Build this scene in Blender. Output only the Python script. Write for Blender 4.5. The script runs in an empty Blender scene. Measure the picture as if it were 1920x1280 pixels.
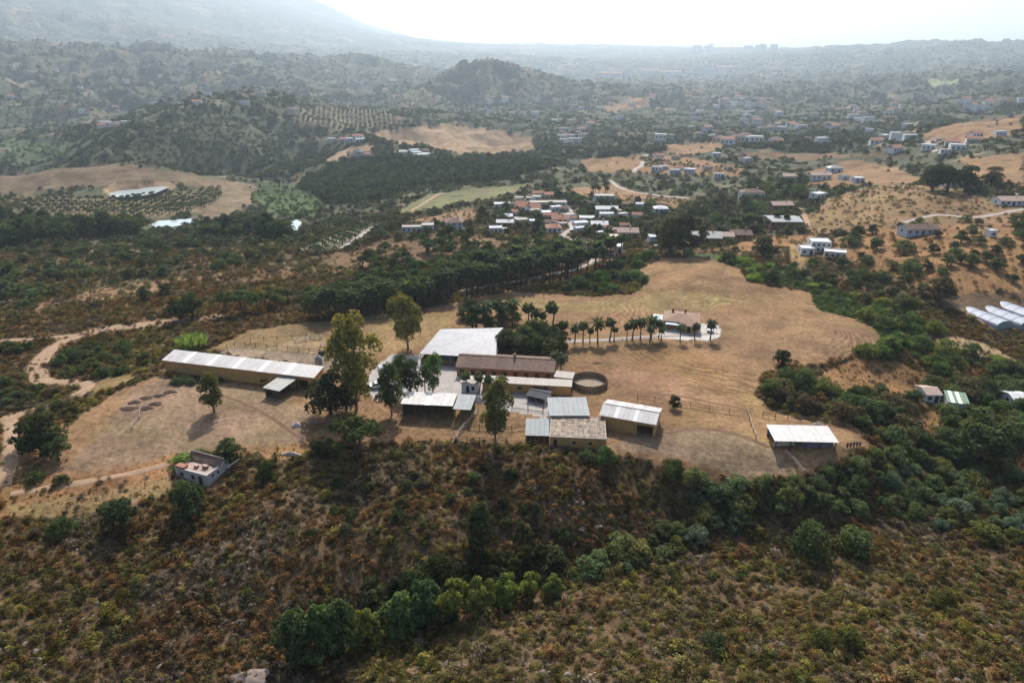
import bpy, bmesh, math, random
import numpy as np
from mathutils import Vector, Matrix

# ------------------------------------------------------------------ scene, camera, light
scene = bpy.context.scene
COL = scene.collection
CAM_H = 75.0                     # camera height above the farm plateau (z = 0)
FPX = 1300.0                     # focal length in pixels of the 1920 px wide photograph
PITCH = math.radians(22.8)

cam_d = bpy.data.cameras.new('camera')
cam_d.sensor_width = 36.0
cam_d.lens = FPX / 1920.0 * 36.0
cam_d.clip_start = 0.5
cam_d.clip_end = 60000.0
cam = bpy.data.objects.new('camera', cam_d)
COL.objects.link(cam)
cam.location = (0, 0, CAM_H)
cam.rotation_euler = (math.pi / 2 - PITCH, 0, 0)
scene.camera = cam

SUN_EL = math.radians(44.0)
SUN_AZ = math.radians(2.0)       # measured from +Y towards +X
world = bpy.data.worlds.new('World')
scene.world = world
world.use_nodes = True
wn = world.node_tree.nodes
wn.clear()
sky = wn.new('ShaderNodeTexSky')
sky.sky_type = 'NISHITA'
sky.sun_disc = False
sky.sun_elevation = SUN_EL
sky.sun_rotation = SUN_AZ
sky.air_density = 1.0
sky.dust_density = 3.0
sky.ozone_density = 1.0
bg = wn.new('ShaderNodeBackground')
bg.inputs['Strength'].default_value = 0.14
wo = wn.new('ShaderNodeOutputWorld')
world.node_tree.links.new(sky.outputs[0], bg.inputs[0])
world.node_tree.links.new(bg.outputs[0], wo.inputs[0])

sun_d = bpy.data.lights.new('sun', 'SUN')
sun_d.energy = 5.0
sun_d.angle = math.radians(0.6)
sun_d.color = (1.0, 0.95, 0.88)
sun = bpy.data.objects.new('sun', sun_d)
COL.objects.link(sun)
sdir = Vector((math.cos(SUN_EL) * math.sin(SUN_AZ), math.cos(SUN_EL) * math.cos(SUN_AZ), math.sin(SUN_EL)))
sun.rotation_euler = (-sdir).to_track_quat('-Z', 'Y').to_euler()
sun.location = (0, 300, 400)

scene.view_settings.view_transform = 'Standard'
scene.view_settings.look = 'None'
scene.view_settings.exposure = 0.26
scene.view_settings.gamma = 1.0
scene.view_settings.use_curve_mapping = False
scene.render.engine = 'CYCLES'
scene.cycles.use_denoising = True
scene.cycles.max_bounces = 4
scene.cycles.diffuse_bounces = 2
scene.cycles.glossy_bounces = 2
scene.cycles.transmission_bounces = 4
scene.cycles.transparent_max_bounces = 6
scene.cycles.volume_bounces = 1
scene.cycles.adaptive_threshold = 0.03
HAZE_DENSITY = 0.00012
HAZE_COLOR = (0.71, 0.855, 1.0)
HAZE_G = 0.52

# ------------------------------------------------------------------ pixel -> direction helpers
SP, CP = math.sin(PITCH), math.cos(PITCH)

def ray(px, py):
    """unit-free direction of a photo pixel: azimuth (rad, 0 = +Y) and slope dz / horizontal distance"""
    px = np.asarray(px, float); py = np.asarray(py, float)
    a = (px - 960.0) / FPX
    b = (640.0 - py) / FPX
    dx, dy, dz = a, CP + b * SP, -SP + b * CP
    hz = np.hypot(dx, dy)
    return np.arctan2(dx, dy), dz / hz

def P(px, py, z):
    """point where the pixel's line of sight meets the level z"""
    az, s = ray(px, py)
    r = (z - CAM_H) / s
    return np.array([r * np.sin(az), r * np.cos(az), z])

# ------------------------------------------------------------------ numpy gradient noise
_rs = np.random.RandomState(7)
_perm = np.tile(_rs.permutation(256), 2)
_ga = _rs.rand(256) * 2 * np.pi
_gx, _gy = np.cos(_ga), np.sin(_ga)

def perlin(x, y):
    xi = np.floor(x).astype(int); yi = np.floor(y).astype(int)
    xf = x - xi; yf = y - yi
    xi &= 255; yi &= 255
    u = xf * xf * xf * (xf * (xf * 6 - 15) + 10)
    v = yf * yf * yf * (yf * (yf * 6 - 15) + 10)
    def g(ix, iy, fx, fy):
        h = _perm[(_perm[ix & 255] + iy) & 255]
        return _gx[h] * fx + _gy[h] * fy
    n00 = g(xi, yi, xf, yf); n10 = g(xi + 1, yi, xf - 1, yf)
    n01 = g(xi, yi + 1, xf, yf - 1); n11 = g(xi + 1, yi + 1, xf - 1, yf - 1)
    return (n00 * (1 - u) + n10 * u) * (1 - v) + (n01 * (1 - u) + n11 * u) * v

def fbm(x, y, oct=4, gain=0.5):
    s = 0; a = 1.0
    for i in range(oct):
        s = s + a * perlin(x * 2 ** i + 17.3 * i, y * 2 ** i - 9.1 * i)
        a *= gain
    return s

def sstep(a, b, x):
    t = np.clip((x - a) / (b - a), 0, 1)
    return t * t * (3 - 2 * t)

# ------------------------------------------------------------------ terrain heights
_C = []
def cz(*pts):
    for px, py, z in pts:
        p = P(px, py, z)
        _C.append((math.atan2(p[0], p[1]), math.log(math.hypot(p[0], p[1])), z))
def cd(*pts):
    for px, py, d in pts:
        az, s = ray(px, py)
        _C.append((float(az), math.log(d), CAM_H + float(s) * d))
def cw(*pts):
    for px, d, z in pts:
        az, s = ray(px, 300)
        _C.append((float(az), math.log(d), z))
# near slopes and the ravine
cz((0,1280,-6),(250,1280,-9),(450,1280,-11),(560,1255,-13),(700,1275,-10),(960,1280,-9),(1300,1280,-8),(1600,1280,-7),(1900,1280,-6),
   (0,1100,-3),(300,1100,-5),(450,1150,-8.5),(600,1050,-6),(800,1050,-7),(700,1190,-12.5),(800,1140,-12),(950,1100,-11.5),(1100,1050,-10),
   (1250,980,-7.5),(1400,960,-6.5),(1600,905,-4.5),(1800,880,-9),(1920,830,-9),(800,950,-3.5),(600,950,-3),(1000,960,-4.5),(1100,900,-2),
   (0,950,-1),(300,950,-3),(150,900,-1),(390,900,-2.2),(0,850,0),(550,880,-2),(700,860,-1.5),(950,845,-.5),(1150,855,-.5),(1080,842,0),(1130,838,0),(1000,838,0),(1500,864,-.3),(1570,858,-.5),(1450,850,0),(1240,830,0),(1600,960,-7.5),(1300,890,-2.2),
   (1450,910,-3),(1610,855,-1.5),(1700,800,-5),(1500,1050,-9),(1800,1050,-9),(1500,1150,-8.5),(1200,1150,-9),(1900,950,-9),(1700,950,-8.5),
   (900,1170,-10),(1100,1120,-9.5))
# farm plateau
cz(*[(x, y, 0) for x, y in [(250,760),(400,770),(550,760),(300,690),(600,690),(450,640),(620,620),(800,600),(900,640),(800,700),(950,700),
   (1100,700),(1000,760),(1100,800),(900,800),(700,800),(1200,800),(1250,720),(1400,720),(1500,810),(1350,640),(1500,620),(1600,640),
   (1050,570),(1400,560),(1300,760),(1000,640),(1200,650),(700,700),(480,700),(1160,620),(700,740),(400,710),(1100,760)]])
cz((1250,540,.5),(1300,500,1),(150,830,-.5),(1750,740,-6),(1900,720,-8),(1650,690,-3),(1800,640,-6),(1900,590,-5),(1700,580,-4))
# left of the farm
cz((60,700,-4),(0,760,-3),(200,690,-3),(150,620,-3),(0,600,-4),(300,600,-2),(450,590,-1.5),(300,550,-3),(100,530,-7),(0,500,-11),(200,490,-10),
   (400,480,-8),(550,500,-5),(650,560,-2),(800,540,-1.5),(950,520,-1.5),(700,500,-2),(850,470,-2),(1000,470,-3),(1100,510,-1.5),(600,460,-6),
   (900,445,-2),(750,440,-4))
# village and the hills to its right
cz((800,415,-8),(1000,400,-9),(1000,430,-7),(1150,430,-6),(1100,470,-4),(1250,450,-4),(1250,400,-9),(1050,375,-11),(1350,430,-5),(1400,460,-2),
   (1500,440,-2),(1500,490,-1),(1600,480,0),(1700,450,3),(1900,460,6),(1800,520,1),(1650,520,-2),(1900,540,-1),
   (1600,375,4),(1750,355,9),(1880,385,9),(1530,395,-1),(1700,330,-2),(1450,370,-8),(1400,340,-11),(1550,330,-6),(1850,320,5),(1900,290,8),
   (1700,295,-4),(1500,300,-14),(1350,310,-15),(1200,305,-16),(1200,350,-13),(1100,330,-15))
# middle distance
cz((1000,300,-28),(900,285,-35),(800,262,-40),(950,260,-42),(1100,260,-42),(1300,270,-30),(1500,260,-32),(1700,255,-15),(1900,235,5),
   (1200,215,-60),(1000,215,-60),(1400,215,-60),(1600,220,-45),(1900,185,-5),(1750,195,-40),
   (560,430,-26),(550,400,-33),(520,350,-44),(620,370,-30),(650,330,-34),(700,400,-20),(750,370,-18),(850,365,-14),(950,350,-16),
   (700,290,-25),(650,270,-30),(200,455,-18),(400,440,-22),(50,440,-22),(200,420,-26),(400,410,-28),(0,400,-25),(250,385,-25),(400,380,-27),
   (262,357,-22),(100,350,-22),(450,365,-30),(480,345,-38),(0,328,-19),(200,312,-14),(310,320,-16),(420,335,-26),(480,325,-50),(560,300,-48),(80,320,-55))
cw((0,830,-55),(150,790,-56),(300,760,-56),(420,780,-54),(300,820,-58),(400,830,-56))
cd((330,222,1000),(400,220,1000),(230,262,930),(165,300,880),(430,175,1200),(370,190,1150),(520,185,1250),(600,200,1200),(700,215,1150),
   (620,250,1000),(500,290,880),(420,262,915),(470,245,1010),(100,260,1300),(100,200,1800),(100,150,2300),(100,98,2900),(0,88,2900),(300,96,2900),(450,108,2900),(600,122,2900),
   (300,180,2000),(500,150,2300),(700,180,2400),(800,168,2600),(690,118,3000),(905,128,2150),(850,148,2100),(1000,155,2100),(800,180,2000),
   (900,200,1880),(1100,185,2000),(1300,150,4000),(1100,140,4200),(1500,150,3500),(1300,180,2600),(1600,170,2500),(1900,150,2500),(1700,140,3600),
   (1900,110,4500),(1900,84,5500),(1750,88,5800),(1600,97,7000),(1300,96,9500),(1100,89,9000),(1000,87,8500),(1450,95,9500),(800,108,5500),(900,112,5000),
   (1200,118,6000),(700,98,6000),(760,80,8800),(700,64,9000),(650,48,9200),(600,13,9400),(540,-2,9400),(450,-28,9400),(200,-45,10000),
   (0,-45,6500),(150,-30,6300),(300,12,6200),(370,38,6000),(430,70,5800),(100,80,4200),(300,80,4400),(450,93,4600),(550,88,5500))
cw((400,1550,-62),(250,1500,-60),(100,3500,10),(400,3500,-10),(700,3600,-40),(900,2700,-70),(1100,2700,-72),(100,11500,300),(600,11800,100),(1300,11800,0),(1900,9500,-20),(1900,7500,-10))
for _sg in (-1, 1):              # beyond the frame's sides
    for _r, _z in ((40, -6), (75, -6 if _sg > 0 else -3), (110, -10 if _sg > 0 else -1), (170, -8 if _sg > 0 else -4), (260, -2 if _sg > 0 else -12), (400, 8 if _sg > 0 else -24),
                   (700, 0 if _sg > 0 else -50), (1300, -20 if _sg > 0 else -60), (2900, -30 if _sg > 0 else 60), (6000, 60 if _sg > 0 else 480), (11000, 0 if _sg > 0 else 300)):
        _C.append((_sg * math.radians(53), math.log(_r), _z))
for _a in (-35, -18, 0, 18, 35):
    _C.append((math.radians(_a), math.log(38), -6))
    _C.append((math.radians(_a), math.log(52), -7.5))
_C = np.array(_C)
_uniq = np.unique(np.round(_C[:, :2], 3), axis=0, return_index=True)[1]
_C = _C[_uniq]
_CC = 0.035
def _ker(du, dv):
    return np.sqrt(du * du + dv * dv + _CC * _CC)
_A = _ker(_C[:, None, 0] - _C[None, :, 0], _C[:, None, 1] - _C[None, :, 1])
_n = len(_C)
_M = np.zeros((_n + 1, _n + 1)); _M[:_n, :_n] = _A + np.eye(_n) * 1e-3; _M[:_n, _n] = 1; _M[_n, :_n] = 1
_sol = np.linalg.solve(_M, np.append(_C[:, 2], 0))

NA, NR = 620, 860
AZ0, AZ1 = math.radians(-54), math.radians(54)
L0, L1 = math.log(34.0), math.log(12000.0)
gaz = np.linspace(AZ0, AZ1, NA)
glr = np.linspace(L0, L1, NR)
GAZ, GLR = np.meshgrid(gaz, glr, indexing='ij')
GR = np.exp(GLR)
GX, GY = GR * np.sin(GAZ), GR * np.cos(GAZ)
GZ = np.full(GX.shape, _sol[-1])
for i in range(_n):
    GZ += _sol[i] * _ker(GAZ - _C[i, 0], GLR - _C[i, 1])

def poly_mask(px_poly, jitter=0.0, seed=0.0, dens=6):
    """mask over the terrain grid of a land parcel outlined in photo pixels (projected on the ground)"""
    pts = []
    n = len(px_poly)
    for i in range(n):
        a, b = np.array(px_poly[i], float), np.array(px_poly[(i + 1) % n], float)
        for k in range(dens):
            pts.append(a + (b - a) * k / dens)
    pts = np.array(pts)
    az, lr = G_polar(pts[:, 0], pts[:, 1])
    return polar_mask(az, lr, jitter, seed)

def polar_mask(az, lr, jitter, seed):
    ia0 = max(0, int((az.min() - AZ0) / (AZ1 - AZ0) * (NA - 1)) - 6); ia1 = min(NA, int((az.max() - AZ0) / (AZ1 - AZ0) * (NA - 1)) + 8)
    ir0 = max(0, int((lr.min() - L0) / (L1 - L0) * (NR - 1)) - 8); ir1 = min(NR, int((lr.max() - L0) / (L1 - L0) * (NR - 1)) + 10)
    m = np.zeros((NA, NR), bool)
    if ia1 <= ia0 or ir1 <= ir0:
        return m
    A = GAZ[ia0:ia1, ir0:ir1]; R = GLR[ia0:ia1, ir0:ir1]
    if jitter:
        k = 14.0
        A = A + jitter * fbm(A * k * 2 + seed, R * k * 2 + 3.1 * seed, 3)
        R = R + jitter * fbm(A * k * 2 - seed + 40, R * k * 2 + seed, 3)
    ins = np.zeros(A.shape, bool)
    n = len(az)
    for i in range(n):
        x1, y1, x2, y2 = az[i], lr[i], az[(i + 1) % n], lr[(i + 1) % n]
        if y1 == y2:
            continue
        c = ((y1 > R) != (y2 > R)) & (A < (x2 - x1) * (R - y1) / (y2 - y1) + x1)
        ins ^= c
    m[ia0:ia1, ir0:ir1] = ins
    return m

def _col(az):
    return np.clip((az - AZ0) / (AZ1 - AZ0) * (NA - 1), 0, NA - 1.001)

def G_polar(px, py):
    """first hit of each pixel's line of sight on the ground: (azimuth, ln distance)"""
    az, s = ray(px, py)
    az = np.atleast_1d(az); s = np.atleast_1d(s)
    az = np.clip(az, AZ0 + 1e-4, AZ1 - 1e-4)
    c = _col(az); i0 = c.astype(int); f = c - i0
    out = np.empty(len(az))
    er = np.exp(glr)
    for k in range(len(az)):
        h = GZ[i0[k]] * (1 - f[k]) + GZ[i0[k] + 1] * f[k]
        d = CAM_H + s[k] * er - h
        w = np.nonzero(d <= 0)[0]
        w = w[w > 0]
        if len(w) == 0:
            out[k] = L1 - 0.02
        else:
            j = w[0]
            t = d[j - 1] / (d[j - 1] - d[j] + 1e-9)
            out[k] = glr[j - 1] + np.clip(t, 0, 1) * (glr[j] - glr[j - 1])
    return az, out

def hgt(x, y):
    x = np.asarray(x, float); y = np.asarray(y, float)
    a = _col(np.arctan2(x, y)); l = np.clip((np.log(np.hypot(x, y)) - L0) / (L1 - L0) * (NR - 1), 0, NR - 1.001)
    i = a.astype(int); j = l.astype(int); fa = a - i; fl = l - j
    return (GZ[i, j] * (1 - fa) + GZ[i + 1, j] * fa) * (1 - fl) + (GZ[i, j + 1] * (1 - fa) + GZ[i + 1, j + 1] * fa) * fl

def G(px, py):
    az, lr = G_polar(px, py)
    r = np.exp(lr)
    x, y = r * np.sin(az), r * np.cos(az)
    return np.stack([x, y, hgt(x, y)], -1)

def g1(px, py):
    return G([px], [py])[0]

# relief: gullies on the far hills, small unevenness near by
_farm = poly_mask([(90,890),(150,790),(290,680),(420,600),(900,540),(1240,480),(1400,500),(1650,620),(1480,680),(1450,770),(1640,835),(1500,895),(1300,880),(950,832),(640,835),(330,890)])
_rf = sstep(250, 900, GR)
_ridge = (1 - np.abs(fbm(GX / 170 + 5, GY / 210, 4)) * 2.2)
GZ += _rf * np.clip(GR, 0, 3000) * 0.018 * (_ridge - 0.55) * (1 - 0.6 * sstep(3500, 9000, GR))
GZ += sstep(1300, 1900, GR) * (1 - sstep(5000, 8000, GR)) * 42 * (0.28 - np.abs(fbm(GX / 620 + 2, GY / 520 + 7, 3)))
GZ += sstep(3500, 6500, GR) * 60 * (0.5 - np.abs(fbm(GX / 900, GY / 1100, 4)))
_small = np.where(_farm, 0.0, 1.0)
GZ += _small * (0.55 * fbm(GX / 9, GY / 9, 3) + 0.9 * fbm(GX / 26 + 3, GY / 26, 2)) * sstep(30, 80, GR) * (1 - 0.5 * sstep(160, 260, GR))
GZ += (1 - _small) * 0.10 * fbm(GX / 14, GY / 14, 2)
POND = [((204,358),(222,350),(270,345),(312,345),(314,352),(290,362),(262,367),(225,370),(205,366)),
        ((286,418),(300,414),(360,410),(366,416),(330,424),(300,428),(287,425)),
        ((540,432),(545,418),(556,412),(566,418),(560,434),(545,440))]
POND_Z = []
for _pp in POND:
    _m = poly_mask(_pp)
    _z = float(np.median(GZ[_m])) if _m.any() else -25
    POND_Z.append(_z)
    GZ[_m] = np.minimum(GZ[_m], _z - 0.8)
if False:
    for _a in (-38,-36,-34):
        _i=int((math.radians(_a)-AZ0)/(AZ1-AZ0)*(NA-1))
        print(_a,[(int(math.exp(glr[j])),round(float(GZ[_i,j]))) for j in range(340,720,12)])
    _w=np.abs(_sol[:-1]);print([( [round(math.degrees(_C[k,0]),1),round(math.exp(_C[k,1])),round(_C[k,2],1)],round(float(_sol[k]))) for k in np.argsort(-_w)[:24]])

# ------------------------------------------------------------------ land cover
SCRUB, FIELD, YARD, WOOD, HILL, FARM_MIX, GREEN, SOIL, GROVE, MAQUIS = range(10)
COVER = np.zeros((NA, NR, 3))
CLS = np.zeros((NA, NR), int)
_fm = sstep(260, 420, GR)
_n1 = fbm(GX / 40, GY / 40, 4)[..., None]
_scrub = np.array([0.125, 0.080, 0.046]) * (1 + 0.30 * _n1)
_nf = fbm(GAZ * 22 + 3, GLR * 30, 4)
_far_dark = np.array([0.075, 0.075, 0.045]); _far_tan = np.array([0.19, 0.14, 0.085])
_ft = sstep(0.18, 0.55, _nf)[..., None]
_far = _far_dark * (1 - _ft) + _far_tan * _ft
COVER[:] = _scrub * (1 - _fm[..., None]) + _far * _fm[..., None]
CLS[:] = np.where(GR > 330, FARM_MIX, SCRUB)
C_TAN = (0.226, 0.132, 0.071); C_PALE = (0.28, 0.185, 0.115); C_ORANGE = (0.245, 0.132, 0.062); C_YEL = (0.235, 0.155, 0.074)
C_BROWN = (0.165, 0.098, 0.056); C_GREEN = (0.060, 0.085, 0.030); C_SAND = (0.225, 0.165, 0.120); C_CONC = (0.38, 0.345, 0.315)
C_OLIVE = (0.155, 0.145, 0.07); C_WOOD = (0.105, 0.075, 0.045); C_GREY = (0.205, 0.138, 0.098); C_RED = (0.185, 0.108, 0.062)

def parcel(poly, col, cls, jit=0.006, mix=1.0):
    m = poly_mask(poly, jit, seed=len(poly) * 1.7 + poly[0][0] * 0.013)
    CLS[m] = cls
    COVER[m] = COVER[m] * (1 - mix) + np.array(col) * mix * (1 + 0.16 * _n1[m])

# left
parcel([(0,470),(120,462),(480,462),(560,480),(520,500),(330,520),(150,545),(0,590)], C_WOOD, WOOD, .01)
parcel([(0,592),(150,548),(330,522),(520,500),(640,500),(660,560),(560,590),(420,600),(320,600),(140,625),(0,632)], C_RED, SCRUB, .012)
parcel([(170,470),(380,464),(480,468),(380,470),(200,475)], C_BROWN, HILL, .003)
parcel([(0,640),(140,632),(320,612),(420,612),(360,660),(290,668),(260,700),(150,715),(80,700),(60,680)], C_BROWN, SCRUB, .01)
parcel([(150,716),(180,708),(250,700),(250,712),(200,730),(165,735)], C_YEL, FIELD)
parcel([(0,790),(90,765),(130,800),(85,885),(330,850),(330,880),(300,900),(250,930),(120,950),(0,975)], C_ORANGE, HILL, .008)
parcel([(0,950),(130,930),(300,900),(330,890),(330,920),(200,960),(60,975)], C_YEL, HILL, .01)
# farm plateau
parcel([(78,890),(120,810),(150,780),(215,735),(290,706),(420,712),(600,700),(640,640),(700,600),(900,558),(950,545),(1110,556),(1190,550),(1215,530),(1200,505),(1240,482),
        (1330,485),(1390,505),(1410,530),(1520,548),(1620,602),(1660,632),(1630,660),(1540,684),(1470,682),(1430,700),(1415,740),(1450,768),(1500,785),(1590,800),(1640,835),
        (1590,855),(1500,893),(1400,905),(1300,885),(1150,850),(980,832),(850,826),(700,830),(640,830),(500,852),(330,850),(250,875),(110,900)], C_TAN, FIELD, .006)
parcel([(110,885),(200,800),(240,740),(300,710),(480,725),(600,780),(560,830),(400,840),(250,868)], C_GREY, FIELD, .01, .75)
parcel([(480,850),(600,818),(650,826),(600,845),(560,858),(500,862)], C_ORANGE, HILL, .004)
parcel([(380,660),(470,618),(620,598),(760,586),(850,585),(845,640),(740,660),(630,668),(430,655)], C_YEL, FIELD, .006, .8)
parcel([(500,655),(560,632),(640,640),(700,655),(640,668)], C_PALE, SOIL, .006, .8)
parcel([(405,664),(440,648),(640,668),(690,680),(640,700),(600,690)], C_SAND, SOIL, .001)
parcel([(950,560),(1100,566),(1190,560),(1240,545),(1330,550),(1400,560),(1330,580),(1100,585),(960,580)], (0.235,0.172,0.078), FIELD, .02, .7)
parcel([(1200,640),(1350,665),(1400,700),(1300,720),(1180,690)], C_ORANGE, FIELD, .03, .5)
parcel([(1130,690),(1250,700),(1350,740),(1400,775),(1250,742),(1150,720)], (0.29,0.165,0.10), FIELD, .02, .6)
parcel([(1250,565),(1400,600),(1550,600),(1640,625),(1600,660),(1450,680),(1300,650)], (0.215,0.128,0.073), FIELD, .02, .8)
parcel([(1280,860),(1140,840),(1200,810),(1300,800),(1440,830),(1470,860),(1490,885),(1400,900)], C_SAND, FIELD, .008, .6)
parcel([(700,690),(735,664),(850,668),(856,692),(880,716),(960,728),(1030,742),(1060,748),(1024,800),(1010,780),(925,766),(880,745),(760,745),(700,750),(685,720)], C_CONC, YARD, .0015)
parcel([(1228,632),(1236,622),(1262,616),(1320,606),(1350,612),(1350,632),(1330,638),(1260,636)], (0.50,0.47,0.43), YARD, .001)
# right
parcel([(1525,705),(1560,690),(1600,670),(1650,675),(1690,680),(1735,700),(1752,714),(1700,738),(1640,736),(1600,742),(1535,732)], C_ORANGE, HILL, .006)
parcel([(1740,642),(1790,628),(1860,648),(1915,680),(1890,684),(1820,664),(1760,656)], C_PALE, HILL, .006)
parcel([(1700,770),(1760,775),(1800,800),(1790,830),(1730,820)], C_ORANGE, HILL, .01)
parcel([(1510,410),(1550,372),(1650,345),(1780,350),(1860,378),(1920,372),(1920,420),(1760,425),(1600,432),(1520,440)], (0.205,0.128,0.065), HILL, .008)
parcel([(1560,450),(1620,430),(1760,422),(1920,415),(1920,545),(1800,548),(1740,540),(1620,500),(1570,470)], C_ORANGE, HILL, .008)
parcel([(1600,300),(1680,315),(1750,345),(1640,345),(1560,355),(1500,345),(1520,320)], C_TAN, HILL, .006)
parcel([(1800,300),(1920,285),(1920,350),(1830,345)], C_TAN, HILL, .006)
parcel([(1730,245),(1830,225),(1920,218),(1920,252),(1800,272),(1740,268)], C_TAN, HILL, .01)
parcel([(1320,470),(1390,455),(1460,440),(1530,440),(1500,460),(1400,470)], C_ORANGE, HILL, .004)
parcel([(1480,500),(1480,460),(1510,455),(1530,480),(1510,500)], C_YEL, HILL, .004)
parcel([(1090,298),(1200,290),(1300,296),(1400,318),(1385,332),(1250,326),(1100,322)], C_TAN, HILL, .006)
parcel([(1010,372),(1080,352),(1150,345),(1215,366),(1290,376),(1270,390),(1200,386),(1130,372),(1060,362)], C_TAN, HILL, .003)
parcel([(1245,272),(1350,264),(1360,278),(1290,292),(1250,290)], C_TAN, HILL, .006)
parcel([(1350,292),(1430,286),(1600,290),(1720,292),(1500,300)], C_BROWN, HILL, .01)
parcel([(1120,205),(1180,185),(1220,183),(1215,200),(1150,210)], C_TAN, HILL, .003)
parcel([(685,248),(760,240),(800,234),(900,240),(1000,255),(1000,285),(930,292),(860,288),(790,275),(720,266)], C_PALE, FIELD, .003)
parcel([(604,304),(640,282),(690,272),(712,276),(650,300)], C_PALE, FIELD, .003)
parcel([(740,402),(800,366),(900,352),(990,345),(975,358),(880,382),(800,396)], C_OLIVE, FIELD, .002)
parcel([(735,425),(780,412),(850,396),(905,388),(890,410),(820,425)], C_TAN, HILL, .004)
parcel([(600,480),(720,460),(800,440),(900,440),(960,455),(900,470),(780,490),(700,500),(620,500)], C_BROWN, HILL, .01)
parcel([(0,328),(100,318),(210,309),(300,318),(420,338),(490,350),(500,362),(440,380),(420,402),(380,420),(360,408),(420,360),(310,342),(200,350),(0,362)], (0.150,0.105,0.068), HILL, .003)
parcel([(380,345),(440,340),(490,350),(500,362),(450,395),(400,420),(375,410),(415,372)], (0.185,0.130,0.085), HILL, .004)
parcel([(190,356),(210,345),(320,340),(330,352),(300,370),(215,374)], C_PALE, SOIL, .001)
parcel([(0,366),(200,372),(300,365),(410,350),(415,372),(370,398),(280,410),(0,402)], (0.17,0.13,0.075), GROVE, .002)
parcel([(560,470),(600,450),(660,432),(700,418),(660,455),(600,475)], (0.16,0.14,0.09), GROVE, .002)
parcel([(480,345),(560,345),(620,370),(590,410),(540,405),(500,390),(470,375)], C_GREEN, GREEN, .006)
parcel([(0,255),(130,270),(150,300),(0,310)], (0.09,0.11,0.055), GREEN, .01)
parcel([(160,305),(330,222),(420,215),(470,240),(500,300),(440,325),(300,312)], (0.058,0.055,0.030), MAQUIS, .006)
parcel([(720,185),(790,175),(830,185),(800,205),(730,200)], (0.19,0.145,0.085), GROVE, .004)
parcel([(560,205),(720,205),(760,235),(640,245),(540,228)], (0.15,0.12,0.075), GROVE, .004)
parcel([(1730,150),(1800,148),(1790,160),(1750,163)], (0.20,0.22,0.10), FIELD, .004)
parcel([(1372,494),(1400,512),(1412,526),(1520,545),(1530,580),(1620,600),(1660,640),(1690,620),(1600,560),(1540,525),(1440,505),(1380,485),(1330,475),(1250,478),(1330,484)], C_GREEN, GREEN, .004)

tv = np.stack([GX, GY, GZ], -1).reshape(-1, 3)
ii = (np.arange(NA - 1)[:, None] * NR + np.arange(NR - 1)[None, :]).ravel()
quads = np.stack([ii, ii + 1, ii + NR + 1, ii + NR], -1)
tm = bpy.data.meshes.new('terrain')
tm.vertices.add(len(tv)); tm.vertices.foreach_set('co', tv.ravel())
tm.loops.add(quads.size); tm.loops.foreach_set('vertex_index', quads.ravel().astype(np.int32))
tm.polygons.add(len(quads)); tm.polygons.foreach_set('loop_start', (np.arange(len(quads)) * 4).astype(np.int32))
tm.update(calc_edges=True)
tm.polygons.foreach_set('use_smooth', np.ones(len(quads), bool))
_ca = tm.color_attributes.new('cover', 'FLOAT_COLOR', 'POINT')
_c4 = np.ones((NA * NR, 4)); _c4[:, :3] = np.clip(COVER.reshape(-1, 3), 0.01, 0.8)
_ca.data.foreach_set('color', _c4.ravel())
_fa = tm.attributes.new('field', 'FLOAT', 'POINT')
_fa.data.foreach_set('value', (CLS.ravel() == FIELD).astype(np.float32))
_fa = tm.attributes.new('paved', 'FLOAT', 'POINT')
_fa.data.foreach_set('value', (CLS.ravel() == YARD).astype(np.float32))

# ------------------------------------------------------------------ materials
MATS = {}
def nt(name):
    m = bpy.data.materials.new(name); m.use_nodes = True
    n = m.node_tree.nodes; n.clear()
    o = n.new('ShaderNodeOutputMaterial')
    return m, n, m.node_tree.links, o

def mixc(n, l, fac, a, b, mode='MIX'):
    x = n.new('ShaderNodeMix'); x.data_type = 'RGBA'; x.blend_type = mode
    for sock, v in ((x.inputs[0], fac), (x.inputs[6], a), (x.inputs[7], b)):
        if hasattr(v, 'is_linked') or hasattr(v, 'links'):
            l.new(v, sock)
        elif isinstance(v, (int, float)):
            sock.default_value = v
        else:
            sock.default_value = tuple(v)[:3] + (1,)
    return x.outputs[2]

def noise(n, l, vec, scale, detail=4, rough=0.55, dist=0.0):
    t = n.new('ShaderNodeTexNoise'); t.inputs['Scale'].default_value = scale; t.inputs['Detail'].default_value = detail
    t.inputs['Roughness'].default_value = rough; t.inputs['Distortion'].default_value = dist
    l.new(vec, t.inputs['Vector'])
    return t.outputs['Fac']

def ramp(n, l, fac, stops):
    r = n.new('ShaderNodeValToRGB')
    while len(r.color_ramp.elements) > 1:
        r.color_ramp.elements.remove(r.color_ramp.elements[-1])
    for i, (p, c) in enumerate(stops):
        e = r.color_ramp.elements[0] if i == 0 else r.color_ramp.elements.new(p)
        e.position = p; e.color = (c, c, c, 1) if isinstance(c, (int, float)) else tuple(c) + (1,)
    l.new(fac, r.inputs[0])
    return r.outputs[0]

def math_(n, l, op, a, b=None):
    x = n.new('ShaderNodeMath'); x.operation = op
    for i, v in enumerate((a, b)):
        if v is None: continue
        if isinstance(v, (int, float)): x.inputs[i].default_value = v
        else: l.new(v, x.inputs[i])
    return x.outputs[0]

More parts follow.
